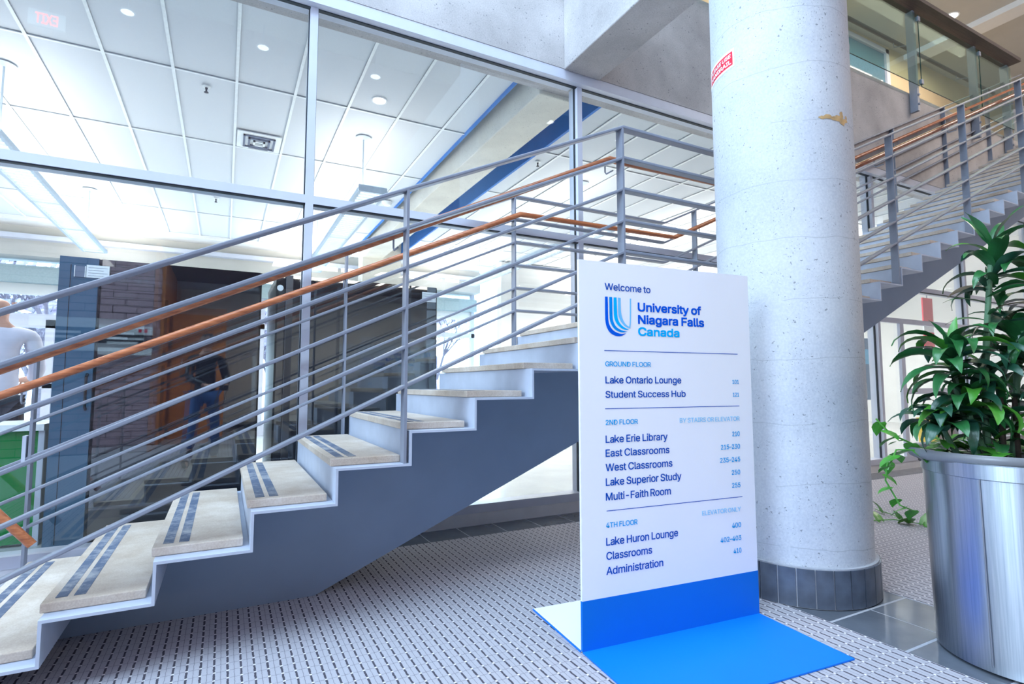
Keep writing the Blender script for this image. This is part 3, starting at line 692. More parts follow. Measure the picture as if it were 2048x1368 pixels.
# ================================================================== LOUNGE THINGS
def pod(x0, x1, y0, label, split, label_x, round_mark=None, ztop=1.80):
    t = thing('privacy_pod', ((x0 + x1) / 2, y0 + .45, 0), label, 'booth', 'dark privacy pods behind the glass')
    put('pod_body', MB().box(x0, x1, y0 + .012, y0 + .9, 0.02, ztop), M['black'], t)
    put('front_glass', MB().box(split + .012, x1 - .012, y0, y0 + .012, 0.05, ztop - .0), M['pod_glass'], t)
    if split > x0 + .05:
        box('door_frame', M['pod_frame'], t, x0, split - .004, y0 - .012, y0 + .012, 0.02, ztop)
        box('inner_groove', M['black'], t, x0 + .055, x0 + .059, y0 - .013, y0 - .011, 0.05, ztop - .05)
        box('ventilation_plate', M['paper'], t, x0 + .075, x0 + .079, y0 - .02, y0 - .012, ztop - .125, ztop - .055)
        box('ventilation_plate', M['paper'], t, x0 + .128, x0 + .132, y0 - .02, y0 - .012, ztop - .125, ztop - .055)
        box('ventilation_plate', M['print_grey'], t, x0 + .079, x0 + .128, y0 - .018, y0 - .012, ztop - .125, ztop - .058)
        put('door_pull', MB().tube([(split - .03, y0 - .012, .85), (split - .03, y0 - .04, .87), (split - .03, y0 - .04, 1.05), (split - .03, y0 - .012, 1.07)], .008, 8), M['black'], t)
    n = box('notice', M['paper'], t, label_x, label_x + .118, y0 - .016, y0 - .0125, ztop - .125, ztop - .045)
    for i in range(4): box('print_line', M['print_grey'], n, label_x + .01, label_x + .108 - .02 * (i % 2), y0 - .0175, y0 - .016, ztop - .062 - .017 * i, ztop - .0605 - .017 * i)
    if round_mark:
        put('round_sticker', MB().prism([(round_mark + .022 * math.cos(q * PI / 8), 1.70 + .022 * math.sin(q * PI / 8)) for q in range(16)], lambda a, b: (a, y0 - .016, b), lambda a, b: (a, y0 - .013, b)), M['paper'], t)
    return t
pod(-0.925, 0.215, 4.25, 'tall dark privacy pod with slate blue door frame and notice, left of the first mullion', -0.725, -0.79)
pod(0.31, 1.535, 4.25, 'tall dark privacy pod behind the stairs, right of the first mullion', 0.31, 1.40, .335)

ct = thing('reception_counter', (-1.9, 4.75, 0), 'glossy green reception counter with white top at the left edge', 'counter')
put('green_front', MB().box(-3.2, -1.03, 4.50, 4.56, 0.02, 0.715), M['green'], ct)
box('counter_body', M['white_paint'], ct, -3.2, -1.03, 4.56, 5.0, 0.0, 0.715)
box('counter_top', M['paper'], ct, -3.24, -1.0, 4.47, 5.03, 0.715, 0.755)
box('post_trim', M['alu'], ct, -1.03, -1.0, 4.49, 4.52, 0, 0.715)

# bar stools further in
def stool(x, y, lab):
    t = thing('white_chair', (x, y, 0), lab, 'chair', 'white lounge chairs')
    box('seat', M['paper'], t, x - .2, x + .2, y - .2, y + .2, .42, .45, bevel=.01)
    box('backrest', M['paper'], t, x - .2, x + .2, y + .17, y + .2, .45, .80, bevel=.01)
    for a in (-.17, .17):
        for b in (-.17, .17): put('leg', MB().tube([(x + a, y + b, .42), (x + a * 1.15, y + b * 1.15, 0)], .013, 8), M['paper'], t)
stool(4.35, 7.4, 'white chair whose legs show through the glass left of the welcome sign')
stool(5.0, 7.5, 'white lounge chair further right, mostly hidden behind the welcome sign')

# pendant louvre lights
def pendant(xc, y0, y1, lab, rods):
    zb = 2.945; hw = .145
    t = thing('pendant_light', (xc, (y0 + y1) / 2, 3.7), lab, 'light', 'linear louvre pendants in the lounge')
    mb = MB(); prof = [(-hw, zb), (-hw - .01, zb + .03), (-hw * .7, zb + .075), (hw * .7, zb + .075), (hw + .01, zb + .03), (hw, zb), (hw - .03, zb), (hw - .035, zb + .03), (-hw + .035, zb + .03), (-hw + .03, zb)]
    i = 0
    mb.v = [(xc + a, y0, b) for a, b in prof] + [(xc + a, y1, b) for a, b in prof]; n = len(prof)
    for k in range(n): mb.face([k, (k + 1) % n, n + (k + 1) % n, n + k])
    put('housing', mb, M['lamp_shell'], t)
    for ye in (y0, y1): box('end_cap', M['lamp_shell'], t, xc - hw, xc + hw, ye - .01, ye + .01, zb, zb + .07, bevel=.01)
    box('diffuser', M['lamp_glow'], t, xc - hw + .035, xc + hw - .035, y0, y1, zb + .026, zb + .030)
    lv = MB(); q = y0 + .04
    while q < y1: lv.box(xc - hw + .034, xc + hw - .034, q, q + .006, zb + .004, zb + .024); q += .085
    o = put('louvre', lv, M['lamp_shell'], t); o['kind'] = 'stuff'
    q = y0 + .75
    while q < y1: box('joint_bar', M['lamp_shell'], t, xc - hw, xc + hw, q, q + .016, zb - .002, zb + .03); q += 1.15
    for ry in rods:
        put('rod', MB().tube([(xc, ry, zb + .07), (xc, ry, 3.716)], .008, 8), M['lamp_shell'], t)
        put('canopy', MB().lathe([(0.0, 3.70), (.06, 3.703), (.085, 3.716)], (xc, ry), 24), M['lamp_shell'], t)
PN = [(-1.75, 'white louvred pendant light at the left, its rod above the transom'), (1.27, 'white louvred pendant light behind the middle of the stair railing'), (4.2, 'white louvred pendant light seen right of the second mullion')]
for xc, lab in PN: pendant(xc, 5.45, 9.85, lab, (5.94, 9.3))


LASTD = [None]
def downlight(x, y, z, r, lab, grp, strength=None):
    t = thing('ceiling_downlight', (x, y, z), lab, 'light', grp); LASTD[0] = t
    put('lens', MB().lathe([(0.0, z - .004), (r * .8, z - .004)], (x, y), 24), M['down_glow'], t)
    put('trim_ring', MB().lathe([(r * .8, z - .006), (r, z - .006), (r, z + .004)], (x, y), 24), M['paper'], t)
downlight(1.225, 5.07, 3.728, .075, 'bright round recessed downlight in the lounge ceiling left of the concrete beam', 'lounge downlights')
for i in range(-3, 5):
    downlight(0.392 + 1.93 * i, -2.55, 6.8, .11, 'stem mounted atrium downlight mirrored in the upper glazing, %s of the row from the left' % ['first', 'second', 'third', 'fourth', 'fifth', 'sixth', 'seventh', 'eighth'][i + 3], 'atrium downlights')
    put('stem', MB().tube([(0.392 + 1.93 * i, -2.55, 6.81), (0.392 + 1.93 * i, -2.55, 7.2)], .012, 8), M['steel'], LASTD[0])
downlight(10.66, 4.32, 7.2, .12, 'round downlight above the dark rail board at the upper right', 'corridor downlight')

# supply-air grille and sprinklers
v = thing('air_diffuser', (0.33, 6.45, 3.70), 'square white four way air diffuser in the lounge ceiling', 'vent')
cx_, cy_ = 0.25, 6.55
box('frame_plate', M['tbar'], v, cx_ - .22, cx_ + .22, cy_ - .22, cy_ + .22, 3.705, 3.716)
for q, dz in ((.16, .0), (.11, .006), (.06, .012)):
    mb = MB(); 
    for a in ((-q, q, -q, -q + .02), (-q, q, q - .02, q), (-q, -q + .02, -q, q), (q - .02, q, -q, q)): mb.box(cx_ + a[0], cx_ + a[1], cy_ + a[2], cy_ + a[3], 3.69 - dz, 3.704)
    put('vane', mb, M['print_grey'] if q > .1 else M['tbar'], v)
box('slot', M['gasket'], v, cx_ - .10, cx_ + .10, cy_ + .165, cy_ + .2, 3.700, 3.706)
for x, y, l in ((-.238, 5.535, 'small chrome ceiling sprinkler left of the first mullion'), (3.3, 5.6, 'small chrome ceiling sprinkler behind the second mullion'), (-.2, 8.9, 'distant small sprinkler above the left dark pod')):
    t = thing('sprinkler_head', (x, y, 3.70), l, 'sprinkler'); z = 3.716
    put('escutcheon', MB().lathe([(0.0, z - .012), (.03, z - .006), (.035, z)], (x, y), 20), M['tbar'], t); put('nozzle', MB().lathe([(.004, z - .06), (.020, z - .055), (.006, z - .04), (.012, z - .012)], (x, y), 14), M['gasket'], t)
t = thing('smoke_detector', (2.05, 7.9, 3.7), 'round white smoke detector in the lounge ceiling above the middle railing', 'detector')
put('housing', MB().lathe([(0.0, 3.66), (.05, 3.665), (.07, 3.69), (.075, 3.716)], (2.05, 7.9), 28), M['tbar'], t)

# exit sign behind the camera (mirrored in the glazing at the top left)
ex = thing('exit_sign', (-1.874, -.05, 5.0), 'red illuminated EXIT sign, mirrored in the upper left pane', 'sign')
EXX, EXY, EXZ = -1.874, -0.05, 5.02
box('housing', M['paper'], ex, EXX - .16, EXX + .16, EXY - .04, EXY, EXZ - .09, EXZ + .09); put('hanger', MB().tube([(EXX, EXY - .02, EXZ + .09), (EXX, EXY - .02, 7.2)], .01, 8), M['steel'], ex)
text_obj('EXIT', -.10, .10, -.06, .12, M['exit_glow'], lambda u, v: (EXX - u, EXY + .002, EXZ + v), ex, .02)

# ================================================================== BALUSTRADE (upper right)
bal = thing('glass_balustrade', (9.0, 3.55, 4.5), 'upper corridor balustrade of steel posts, clamped glass panes and a wide dark rail board', 'balustrade')
box('rail_board', M['dark_rail'], bal, -6, 10.32, 3.36, 3.575, 5.78, 5.83)
bx = [7.66 - 1.58 * k for k in range(1, 6)] + [7.66, 9.26, 10.25]; bx.sort()
for x in bx:
    p = put('post', MB().box(x - .022, x + .022, 3.50, 3.59, 4.45, 5.78), M['steel'], bal)
    for z in (4.54, 4.66): put('bolt', MB().tube([(x, 3.50, z), (x, 3.485, z)], .016, 8), M['steel'], p)
for a, b in zip(bx[:-1], bx[1:]):
    pn = put('glass_pane', MB().box(a + .055, b - .012 + .04, 3.478, 3.486, 4.77, 5.73), M['bglass'], bal)
    mb = MB(); mb.box(a + .053, a + .056, 3.477, 3.487, 4.77, 5.73); mb.box(a + .055, b + .028, 3.477, 3.487, 4.767, 4.770); put('pane_edge', mb, M['glass_edge'], pn)
    for z in (4.83, 5.67): box('clamp', M['steel'], pn, a + .03, a + .08, 3.465, 3.50, z - .03, z + .03)
put('inner_handrail', MB().tube([(-6, 3.70, 5.45), (10.3, 3.70, 5.45)], .024, 12), M['dark_rail'], bal)
for x in bx: put('bracket', MB().tube([(x - .1, 3.70, 5.43), (x - .1, 3.70, 5.37), (x, 3.58, 5.36)], .006, 6), M['steel'], bal)

# ================================================================== SEEN THROUGH THE GLASS BEHIND THE PLANT
bn = thing('red_banner', (10.8, 5.0, 1.8), 'narrow red and white banner hanging behind the glass right of the stairs', 'banner')
for i, (m, z0, z1) in enumerate((('red', 2.06, 2.50), ('paper', 1.90, 2.06), ('red', 1.62, 1.90))): box('stripe_panel', M[m], bn, 10.66, 10.98, 5.0, 5.02, z0, z1)
put('hanging_rod', MB().tube([(10.82, 5.01, 2.5), (10.82, 5.01, 3.716)], .008, 6), M['steel'], bn)
M['panel_blue'] = plain('blue_grey_panel', rgb(120, 150, 184), .5)
nb_ = thing('notice_board', (8.6, 4.6, 0.9), 'blue grey notice board with small papers behind the glass door', 'board')
box('board_panel', M['panel_blue'], nb_, 8.4, 9.6, 5.2, 5.23, .75, 1.75)
for i, (x, z, m) in enumerate(((8.5, 1.5, 'paper'), (8.9, 1.2, 'paper'), (9.2, 1.45, 'ink_pale'), (9.0, .9, 'paper'), (8.6, 1.0, 'ink_cyan'))): box('pinned_paper', M[m], nb_, x, x + .2, 5.18, 5.2, z - .12, z + .12)
for x in (8.42, 9.55): box('leg', M['steel'], nb_, x, x + .04, 5.2, 5.24, 0, .75)
mt = thing('striped_bench', (10.9, 4.4, 0), 'low brown bench with white stripes behind the plant', 'bench')
M['brown'] = plain('brown_bench_board', rgb(104, 86, 82), .7)
box('seat_block', M['brown'], mt, 10.0, 12.6, 4.2, 4.7, 0, .62)
for i in range(6): box('white_stripe', M['paper'], mt, 10.0, 12.6, 4.19, 4.2, .06 + .095 * i, .085 + .095 * i)
box('yellow_cushion', plain('yellow_cloth', rgb(232, 178, 40), .7), mt, 10.05, 10.5, 4.25, 4.65, .62, .72, bevel=.02)
yb2 = thing('yellow_bin', (9.3, 4.4, 0), 'small yellow bin behind the lower leaves of the plant', 'bin')
put('bin_body', MB().lathe([(.10, 0.0), (.13, .5), (.12, .5), (.09, .02)], (9.3, 4.4), 24), M['brown'] if 0 else plain('yellow_plastic', rgb(240, 200, 40), .5), yb2)

# ================================================================== PLANTER
PC = (2.652, 0.967)
pl = thing('steel_planter', (PC[0], PC[1], 0), 'large brushed steel drum planter at the right front edge', 'planter')
put('drum', MB().lathe([(.262, 0.004), (.272, .008), (.284, .67), (.284, .672)], PC, 96), M['steel_drum'], pl)
put('rim_band', MB().lathe([(.285, .664), (.290, .667), (.290, .716), (.282, .719), (.274, .716), (.274, .64)], PC, 96), M['steel_drum'], pl)
sm_ = MB(); 
th = math.atan2(-PC[1], -PC[0]) - .35
sm_.tube([(PC[0] + .2805 * math.cos(th), PC[1] + .2805 * math.sin(th), .03), (PC[0] + .2875 * math.cos(th), PC[1] + .2875 * math.sin(th), .665)], .0022, 6); put('seam', sm_, M['steel_drum'], pl)
put('pot_liner', MB().lathe([(.20, .58), (.262, .70), (.272, .706), (.288, .712), (.296, .724), (.297, .738), (.290, .749), (.262, .746), (.248, .71), (.24, .66)], (PC[0] + .008, PC[1] + .045), 72), M['pot'], pl)
put('soil', MB().lathe([(0.0, .705), (.15, .70), (.262, .69)], (PC[0] + .012, PC[1] + .045), 40), M['soil'], pl)

# dracaena
rp = random.Random(11)
def leaf_mesh(L, Wd, rise, droop, curl, mats, seed):
    r = random.Random(seed); mb = MB(); n = 9; x = z = 0.0; a = rise; y = 0.0; ya = 0.0
    for k in range(n + 1):
        t = k / n
        w = Wd * (0.10 + 0.90 * math.sin(PI * min(1, (t * .92 + .08)) ** 0.85)) if t < 1 else 0.001
        w = max(w, .0012); d = Vector((math.cos(a), 0, math.sin(a))); nz = Vector((-math.sin(a), 0, math.cos(a)))
        tw = curl * t
        side = Vector((0, 1, 0)) * math.cos(tw) + nz * math.sin(tw)
        wav = .05 * Wd * math.sin(9 * t + seed)
        c = Vector((x, y, z)); mb.v += [tuple(c - side * w / 2 + nz * (w * .16 + wav)), tuple(c), tuple(c + side * w / 2 + nz * (w * .16 - wav))]
        a -= droop / n * (0.35 + 1.3 * t) + r.uniform(-.03, .03); ya += r.uniform(-.05, .05)
        x += math.cos(a) * L / n; z += math.sin(a) * L / n; y += ya * L / n
    for k in range(n):
        b = 3 * k; mb.face([b, b + 3, b + 4, b + 1], True); mb.face([b + 1, b + 4, b + 5, b + 2], True)
    me = mb.mesh('leaf'); me.materials.append(mats); return me
LM = []
for i in range(18):
    mt_ = [M['leaf'], M['leaf_d'], M['leaf'], M['leaf_b'], M['leaf_d'], M['leaf']][i % 6]
    LM.append(leaf_mesh(rp.uniform(.20, .27), rp.uniform(.050, .070), rp.uniform(.55, 1.0), rp.uniform(1.5, 2.6), rp.uniform(-.5, .5), mt_, i))
LTH = [leaf_mesh(rp.uniform(.15, .20), rp.uniform(.020, .028), rp.uniform(.2, .5), rp.uniform(.8, 1.5), rp.uniform(-1, 1), M['leaf_d'] if i % 2 else M['leaf'], 40 + i) for i in range(6)]
LUP = [leaf_mesh(rp.uniform(.16, .21), rp.uniform(.034, .044), rp.uniform(1.15, 1.35), rp.uniform(.2, .9), .2, M['leaf_b'] if i % 2 else M['leaf'], 60 + i) for i in range(4)]
LDRY = [leaf_mesh(.17, .026, .3, 1.4, .8, M['leaf_dry'], 80 + i) for i in range(2)]
plant = thing('dracaena_plant', (PC[0], PC[1], .70), 'tall leafy green dracaena growing in the steel planter', 'plant')
pb = BASE[plant.name]
def put_leaf(me, p, az, pitch=0.0, sc=1.0, roll=0.0):
    o = bpy.data.objects.new('leaf', me); C.objects.link(o); o.parent = plant
    o.location = (Vector(p) - Vector(pb)) * S
    o.matrix_local = Matrix.Translation((Vector(p) - Vector(pb)) * S) @ Matrix.Rotation(az, 4, 'Z') @ Matrix.Rotation(-pitch, 4, 'Y') @ Matrix.Rotation(roll, 4, 'X') @ Matrix.Scale(sc, 4)
def cane(p0, p1, p2, r):
    mb = MB(); pts = []; rr = []
    for k in range(9):
        t = k / 8; q = Vector(p0) * (1 - t) ** 2 + Vector(p1) * 2 * t * (1 - t) + Vector(p2) * t * t; pts.append(q); rr.append(r * (1 - .35 * t) * (1.12 if k % 2 else 1))
    mb.tube(pts, rr, 9); put('cane', mb, M['cane'], plant)
    return pts
def rosette(p, n, z_spread, meshes, sc=1.0, pit=(-.5, .35), a0=0):
    for i in range(n):
        az = a0 + i * 2.39996 + rp.uniform(-.2, .2); t = i / max(1, n - 1)
        put_leaf(rp.choice(meshes), (p[0], p[1], p[2] - z_spread * (1 - t)), az, pit[0] + (pit[1] - pit[0]) * t + rp.uniform(-.12, .12), sc * rp.uniform(.85, 1.12), rp.uniform(-.25, .25))
cane((2.60, 1.03, .70), (2.56, 1.02, 1.0), (2.630, .985, 1.53), .013); A_top = (2.630, .985, 1.53)
rosette((2.628, .985, 1.50), 16, .16, LM, .82, (-.30, .45)); rosette((2.600, 1.0, 1.40), 16, .34, LTH, 1.0, (-.25, .1), 1.0); rosette((2.63, .985, 1.535), 4, .01, LUP, 1.0, (-.05, .1))
rosette((2.628, .985, 1.36), 4, .2, LDRY, 1.0, (-.2, .1), .5)
cane((2.56, 1.04, .70), (2.50, 1.07, .9), (2.462, 1.07, 1.10), .014); rosette((2.462, 1.07, 1.14), 30, .12, LM, 1.0, (-.75, .35)); rosette((2.462, 1.07, 1.15), 2, .01, LUP, .8, (0, .1))
cane((2.58, 1.00, .70), (2.52, 1.04, .8), (2.50, 1.04, .90), .013); rosette((2.50, 1.045, .955), 28, .09, LM, .92, (-.75, .3), 1.3)
cane((2.70, .99, .70), (2.70, .97, .95), (2.705, .95, 1.18), .013); rosette((2.705, .95, 1.20), 30, .16, LM, 1.0, (-.7, .35), .4)
cane((2.74, .96, .70), (2.78, .93, 1.1), (2.79, .91, 1.40), .013); rosette((2.79, .91, 1.42), 28, .2, LM, 1.0, (-.7, .35), 2.0)
cane((2.55, 1.09, .70), (2.47, 1.10, .78), (2.435, 1.10, .84), .012); rosette((2.435, 1.10, .87), 22, .05, LM, .85, (-.5, .3), .8)
cane((2.70, .92, .70), (2.72, .90, .8), (2.73, .89, .90), .012); rosette((2.73, .89, .93), 24, .08, LM, .9, (-.6, .3), 2.2)
rosette((2.60, 1.00, .86), 14, .10, LM, .8, (-.5, .4), 1.0); rosette((2.62, 1.02, 1.05), 12, .12, LM, .85, (-.5, .3), .2)
for x, y in ((2.60, .98), (2.64, 1.0), (2.66, .96)): put('cane', MB().tube([(x, y, .70), (x, y, .95)], .009, 8), M['soil'], plant)

# trailing vine
vn = thing('trailing_vine', (2.6, 1.2, .7), 'bright green heart leaved vine trailing from the planter onto the carpet', 'vine'); vb = BASE[vn.name]
def heart():
    mb = MB(); out = [(0, 0), (-.010, .022), (.004, .034), (.030, .034), (.060, .018), (.085, 0), (.060, -.018), (.030, -.034), (.004, -.034), (-.010, -.022)]
    mb.v = [(x, y, -.25 * abs(y) + .02 * math.sin(x * 30)) for x, y in out] + [(.03, 0, .006)]
    n = len(out)
    for k in range(n): mb.face([k, (k + 1) % n, n], True)
    me = mb.mesh('vine_leaf'); me.materials.append(M['vine_leaf']); return me
HM = heart()
def vine(pts, step, sc, skip=0, tilt=(.6, 1.3)):
    put('vine_stem', MB().tube(pts, .0035, 6), M['vine_leaf'], vn); i = 0
    for a, b in zip(pts[:-1], pts[1:]):
        a, b = Vector(a), Vector(b); n = max(1, int((b - a).length / step))
        for k in range(n):
            if i < skip: i += 1; continue
            p = a.lerp(b, (k + .5) / n); o = bpy.data.objects.new('vine_leaf', HM); C.objects.link(o); o.parent = vn
            o.matrix_local = Matrix.Translation((p - Vector(vb)) * S) @ Matrix.Rotation(rp.uniform(0, 6.28), 4, 'Z') @ Matrix.Rotation(rp.uniform(*tilt), 4, 'Y') @ Matrix.Scale(sc * rp.uniform(.8, 1.2), 4); i += 1
vine([(2.50, 1.20, .74), (2.40, 1.27, .80), (2.36, 1.30, .86)], .03, .8)
vine([(2.52, 1.22, .745), (2.47, 1.32, .70), (2.46, 1.33, .60), (2.50, 1.30, .50), (2.62, 1.30, .46)], .05, .8)
vine([(2.46, 1.18, .74), (2.38, 1.24, .74), (2.35, 1.26, .66)], .04, .8)
vine([(2.96, 1.14, .012), (4.42, 2.10, .012), (4.35, 2.30, .02), (4.18, 2.40, .012)], .10, 1.35, 14, (-.9, -.2)); vine([(4.40, 2.22, .012), (4.50, 2.40, .02), (4.606, 2.578, .015)], .12, 1.3, 0, (-.9, -.2))
for k in range(60):
    az = rp.uniform(0, 6.28); r = rp.uniform(.1, .25); o = bpy.data.objects.new('vine_leaf', HM); C.objects.link(o); o.parent = vn
    p = Vector((PC[0] + .01 + r * math.cos(az), PC[1] + .04 + r * math.sin(az), .735 + rp.uniform(0, .04)))
    o.matrix_local = Matrix.Translation((p - Vector(vb)) * S) @ Matrix.Rotation(rp.uniform(0, 6.28), 4, 'Z') @ Matrix.Rotation(rp.uniform(-.3, .6), 4, 'Y') @ Matrix.Scale(rp.uniform(.6, .95), 4)

# ================================================================== PEOPLE
def skin_part(name, joints, bones, mat, parent, root=0, levels=2):
    b = Vector(base_of(parent)); keys = list(joints)
    me = bpy.data.meshes.new(name); me.from_pydata([tuple((Vector(joints[k][0]) - b) * S) for k in keys], [(keys.index(a), keys.index(c)) for a, c in bones], [])
    o = bpy.data.objects.new(name, me); C.objects.link(o); o.parent = parent
    m = o.modifiers.new('skin', 'SKIN'); m.use_smooth_shade = True
    sv = me.skin_vertices[0].data if me.skin_vertices else None
    if sv is None:
        bpy.context.view_layer.objects.active = o; bpy.ops.mesh.customdata_skin_add(); sv = me.skin_vertices[0].data
    for i, k in enumerate(keys):
        r = joints[k][1]; r = r if isinstance(r, tuple) else (r, r); sv[i].radius = (r[0] * S, r[1] * S); sv[i].use_root = (i == root)
    s = o.modifiers.new('sub', 'SUBSURF'); s.levels = levels; s.render_levels = levels
    me.materials.append(mat); return o
def fingers(hand, d, n, parent_j, bones, key, r=.009, curl=.4, hold=None):
    """five fingers rooted in the palm: d = direction of the fingers, n = palm normal"""
    d = Vector(d).normalized(); n = Vector(n).normalized(); s = d.cross(n).normalized(); h = Vector(hand)
    for i, (off, ln) in enumerate(((-.030, .062), (-.010, .072), (.010, .068), (.028, .055))):
        p0 = h + d * .035 + s * off; a = (d * math.cos(curl) + n * math.sin(curl)); c = (d * math.cos(2.4 * curl) + n * math.sin(2.4 * curl))
        p1 = p0 + a * ln * .55; p2 = p1 + c * ln * .45
        for j, p in enumerate((p0, p1, p2)): parent_j['%s%d%d' % (key, i, j)] = (p, r * (1 - .1 * j))
        bones += [(key, '%s%d0' % (key, i)), ('%s%d0' % (key, i), '%s%d1' % (key, i)), ('%s%d1' % (key, i), '%s%d2' % (key, i))]
    t0 = h - s * .034 + d * .0; t1 = t0 - s * .022 + d * .03 + n * .012; t2 = t1 + d * .026 + n * .014
    for j, p in enumerate((t0, t1, t2)): parent_j['%st%d' % (key, j)] = (p, r * 1.15)
    bones += [(key, key + 't0'), (key + 't0', key + 't1'), (key + 't1', key + 't2')]
def person(name, base, yaw, label, H, arms, legs_apart, mats, bald=False, tilt=0.0, hold=False):
    """joints are written facing +Y (x to the figure's right), then turned by yaw"""
    t = thing(name, base, label, 'person'); R_ = Matrix.Rotation(yaw, 3, 'Z'); bs = Vector(base)
    W_ = lambda x, y, z: bs + R_ @ Vector((x * H, y * H, z * H))
    L_ = legs_apart; J = {}
    def j(k, x, y, z, r): J[k] = (W_(x, y, z), tuple(q * H for q in r) if isinstance(r, tuple) else r * H)
    j('pelvis', 0, 0, .53, (.085, .062)); j('waist', 0, .003, .61, (.078, .055)); j('chest', 0, .0, .72, (.092, .064)); j('collar', 0, -.005, .80, (.072, .048))
    j('neck', 0, -.004, .845, .031); j('skull', 0, .012 - tilt * .3, .885, (.040, .046)); j('crown', 0, .008 + tilt, .945, (.042, .052))
    bones = [('pelvis', 'waist'), ('waist', 'chest'), ('chest', 'collar'), ('collar', 'neck'), ('neck', 'skull'), ('skull', 'crown')]
    for s, sd in ((1, 'r'), (-1, 'l')):
        j('hip' + sd, s * .052, 0, .49, .052); j('knee' + sd, s * (.05 + L_), .012, .275, .034); j('ankle' + sd, s * (.05 + 1.5 * L_), -.01, .045, .021); j('toe' + sd, s * (.06 + 1.6 * L_), .09, .018, (.024, .014))
        bones += [('pelvis', 'hip' + sd), ('hip' + sd, 'knee' + sd), ('knee' + sd, 'ankle' + sd), ('ankle' + sd, 'toe' + sd)]
        j('sh' + sd, s * .112, 0, .79, .032); el, wr, hd = arms[sd]; j('el' + sd, *el, .026); j('wr' + sd, *wr, .017); j('hand' + sd, *hd, (.022, .012))
        bones += [('collar', 'sh' + sd), ('sh' + sd, 'el' + sd), ('el' + sd, 'wr' + sd), ('wr' + sd, 'hand' + sd)]
        fingers(J['hand' + sd][0], J['hand' + sd][0] - J['wr' + sd][0], R_ @ Vector((0, -.2, -1)) if not hold else R_ @ Vector((-s, 0, .2)), J, bones, 'hand' + sd, .0085, .5)
    thin = {'pelvis', 'waist', 'chest', 'collar', 'shr', 'shl', 'elr', 'ell', 'hipr', 'hipl', 'kneer', 'kneel'}
    skin_part('body', {k: (v[0], (tuple(q * .74 for q in v[1]) if isinstance(v[1], tuple) else v[1] * .74) if k in thin else v[1]) for k, v in J.items()}, bones, mats['skin'], t)
    grow = lambda k, g: (J[k][0], tuple(q + g for q in J[k][1]) if isinstance(J[k][1], tuple) else J[k][1] + g)
    def cloth(nm, ks, bn, mat, g, extra=None):
        q = {k: grow(k, g) for k in ks}
        if extra: q.update(extra)
        return skin_part(nm, q, bn, mat, t)
    hemp = W_(0, 0, .50)
    mid = lambda a, b, f: J[a][0].lerp(J[b][0], f)
    ex_ = {'hem': (hemp, (.098 * H, .074 * H)), 'cuffr': (mid('elr', 'wrr', .9), .024 * H), 'cuffl': (mid('ell', 'wrl', .9), .024 * H), 'neckline': (W_(0, -.004, .825), .040 * H)}
    cloth(mats['top_name'], ['waist', 'chest', 'collar', 'shr', 'shl', 'elr', 'ell'], [('waist', 'hem'), ('waist', 'chest'), ('chest', 'collar'), ('collar', 'neckline'), ('collar', 'shr'), ('shr', 'elr'), ('elr', 'cuffr'), ('collar', 'shl'), ('shl', 'ell'), ('ell', 'cuffl')], mats['top'], .011, ex_)
    cloth(mats['leg_name'], ['pelvis', 'hipr', 'hipl', 'kneer', 'kneel'], [('pelvis', 'hipr'), ('hipr', 'kneer'), ('kneer', 'tr'), ('pelvis', 'hipl'), ('hipl', 'kneel'), ('kneel', 'tl')], mats['legs'], .010, {'tr': (mid('kneer', 'ankler', .93), .034 * H), 'tl': (mid('kneel', 'anklel', .93), .034 * H)})
    for sd in 'rl': cloth('shoe', ['ankle' + sd, 'toe' + sd], [('ankle' + sd, 'toe' + sd)], M['black'], .008)
    # face and ears
    hc = J['skull'][0].lerp(J['crown'][0], .45)
    fwd = R_ @ Vector((0, 1, 0)); rt = R_ @ Vector((1, 0, 0)); upv = Vector((0, 0, 1))
    put('nose', MB().tube([hc + fwd * .050 * H + upv * .012 * H, hc + fwd * .066 * H - upv * .012 * H], [.006 * H, .010 * H], 8), mats['skin'], t)
    put('mouth', MB().tube([hc + fwd * .052 * H - rt * .014 * H - upv * .030 * H, hc + fwd * .056 * H - upv * .031 * H, hc + fwd * .052 * H + rt * .014 * H - upv * .030 * H], .004 * H, 6), M['red'] if 0 else plain('lips', rgb(168, 100, 92), .6), t)
    for s in (-1, 1):
        put('eye', MB().tube([hc + fwd * .045 * H + rt * s * .018 * H + upv * .010 * H, hc + fwd * .055 * H + rt * s * .018 * H + upv * .010 * H], .006 * H, 8), M['black'], t)
        put('ear', MB().tube([hc + rt * s * .043 * H - upv * .016 * H, hc + rt * s * .052 * H - fwd * .004 * H, hc + rt * s * .046 * H + upv * .018 * H], [.007 * H, .010 * H, .009 * H], 8), mats['skin'], t)
    return t, J, W_
# man at the counter, seen from behind
mats = dict(skin=M['skin'], top=M['shirt'], top_name='shirt', legs=M['trousers'], leg_name='trousers')
person('person', (-1.49, 5.30, 0), 0.25, 'bald person in a white shirt and dark trousers standing behind the green counter', 1.74,
       {'r': ((.138, .03, .64), (.120, .14, .60), (.09, .19, .60)), 'l': ((-.138, .03, .64), (-.120, .14, .60), (-.09, .19, .60))}, .02, mats)
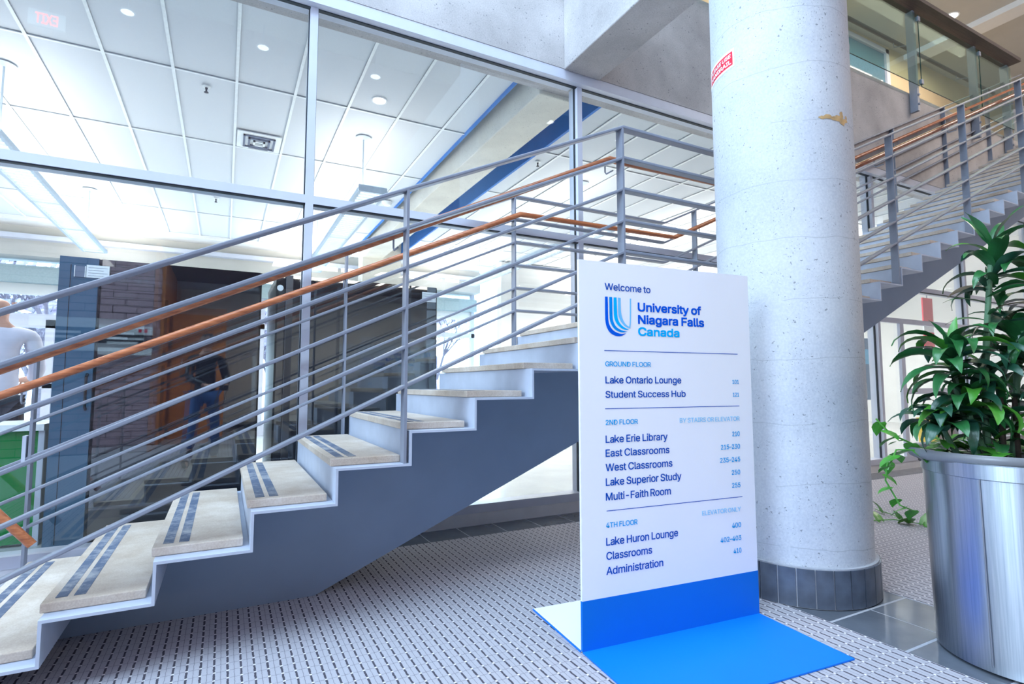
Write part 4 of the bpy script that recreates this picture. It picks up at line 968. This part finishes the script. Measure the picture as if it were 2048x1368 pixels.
# photographer standing behind the camera, mirrored in the pods
mats = dict(skin=M['skin'], top=M['leather'], top_name='jacket', legs=M['jeans'], leg_name='jeans')
pt, PJ, PW = person('person', (-0.235, -0.40, 0), -0.35, 'person in black jacket and jeans holding a camera, mirrored in the left pod', 1.74,
       {'r': ((.150, .02, .63), (.115, .115, .565), (.085, .150, .575)), 'l': ((-.135, .03, .63), (-.03, .15, .565), (.035, .165, .570))}, .03, mats, hold=True)
hc = PJ['crown'][0]
put('hair', MB().lathe([(.0, hc.z + .095), (.05, hc.z + .085), (.082, hc.z + .05), (.092, hc.z + .0), (.085, hc.z - .03)], (hc.x, hc.y - .012), 20), M['hair'], pt)
cmr = thing('photo_camera', (0.0, -.12, .93), 'black camera with a strap held by the person in the leather jacket', 'camera')
put('camera_body', MB().box(-.05, .05, -.17, -.11, .93, 1.0), M['black'], cmr, bevel=.006); put('lens', MB().tube([(0, -.11, .965), (.02, -.075, .968)], .028, 20), M['black'], cmr)
put('strap', MB().tube([(-.05, -.14, .96), (-.09, -.16, .80), (-.07, -.16, .62), (-.03, -.16, .60), (.0, -.16, .78), (.03, -.15, .93)], .006, 6), M['brown'], cmr)

# ================================================================== OUTDOORS
gr = struct('ground', (0, 20, -.2)); put('pale_ground', MB().box(-60, 60, 12.3, 90, -.3, -.15), M['snow'], gr)
def tree(x, y, h, seed, lab):
    r = random.Random(seed); t = thing('bare_tree', (x, y, -.15), lab, 'tree', 'winter trees outside the lounge windows')
    wd = MB(); tw = MB()
    def grow(p, d, ln, rad, lvl):
        q = p + d * ln; wd.tube([p, (p + q) / 2 + Vector((r.uniform(-.05, .05), 0, r.uniform(-.05, .05))) * ln, q], [rad, rad * .85, rad * .7], 5, False)
        if lvl == 0:
            for _ in range(5):
                e = q + Vector((r.uniform(-.3, .3), r.uniform(-.3, .3), r.uniform(-.25, .3))); tw.obox(e, (r.uniform(.03, .07), 0, .02), (0, .02, .03), (.01, 0, r.uniform(.02, .05)))
            return
        for _ in range(4 if lvl > 1 else 3):
            nd = (d + Vector((r.uniform(-1, 1), r.uniform(-1, 1), r.uniform(-.25, .55))) * .8).normalized(); grow(p + d * ln * r.uniform(.5, 1), nd, ln * r.uniform(.55, .8), rad * .6, lvl - 1)
    grow(Vector((x, y, -.15)), Vector((r.uniform(-.1, .1), 0, 1)).normalized(), h * .32, .10, 4)
    put('trunk', wd, M['bark'], t); o = put('foliage', tw, M['twig'], t); o['kind'] = 'stuff'
ORD = ['first', 'second', 'third', 'fourth', 'fifth', 'sixth', 'seventh', 'eighth', 'ninth', 'tenth', 'eleventh', 'twelfth', 'thirteenth', 'fourteenth', 'fifteenth']
TR = [(-7.5, 20), (-6.0, 17), (-5.2, 22), (-4.2, 18), (-3.0, 21), (-1.6, 18), (0.5, 23), (3.4, 20), (5.0, 18.5), (6.6, 21), (8.4, 23), (-9, 24), (1.8, 26), (4.4, 27), (-7, 28)]
TR.sort(key=lambda p: p[0] / p[1])
for i, (x, y) in enumerate(TR): tree(x, y, 5.5 + (i % 3), 100 + i, 'bare winter tree outside the far lounge windows, %s from the left' % ORD[i])
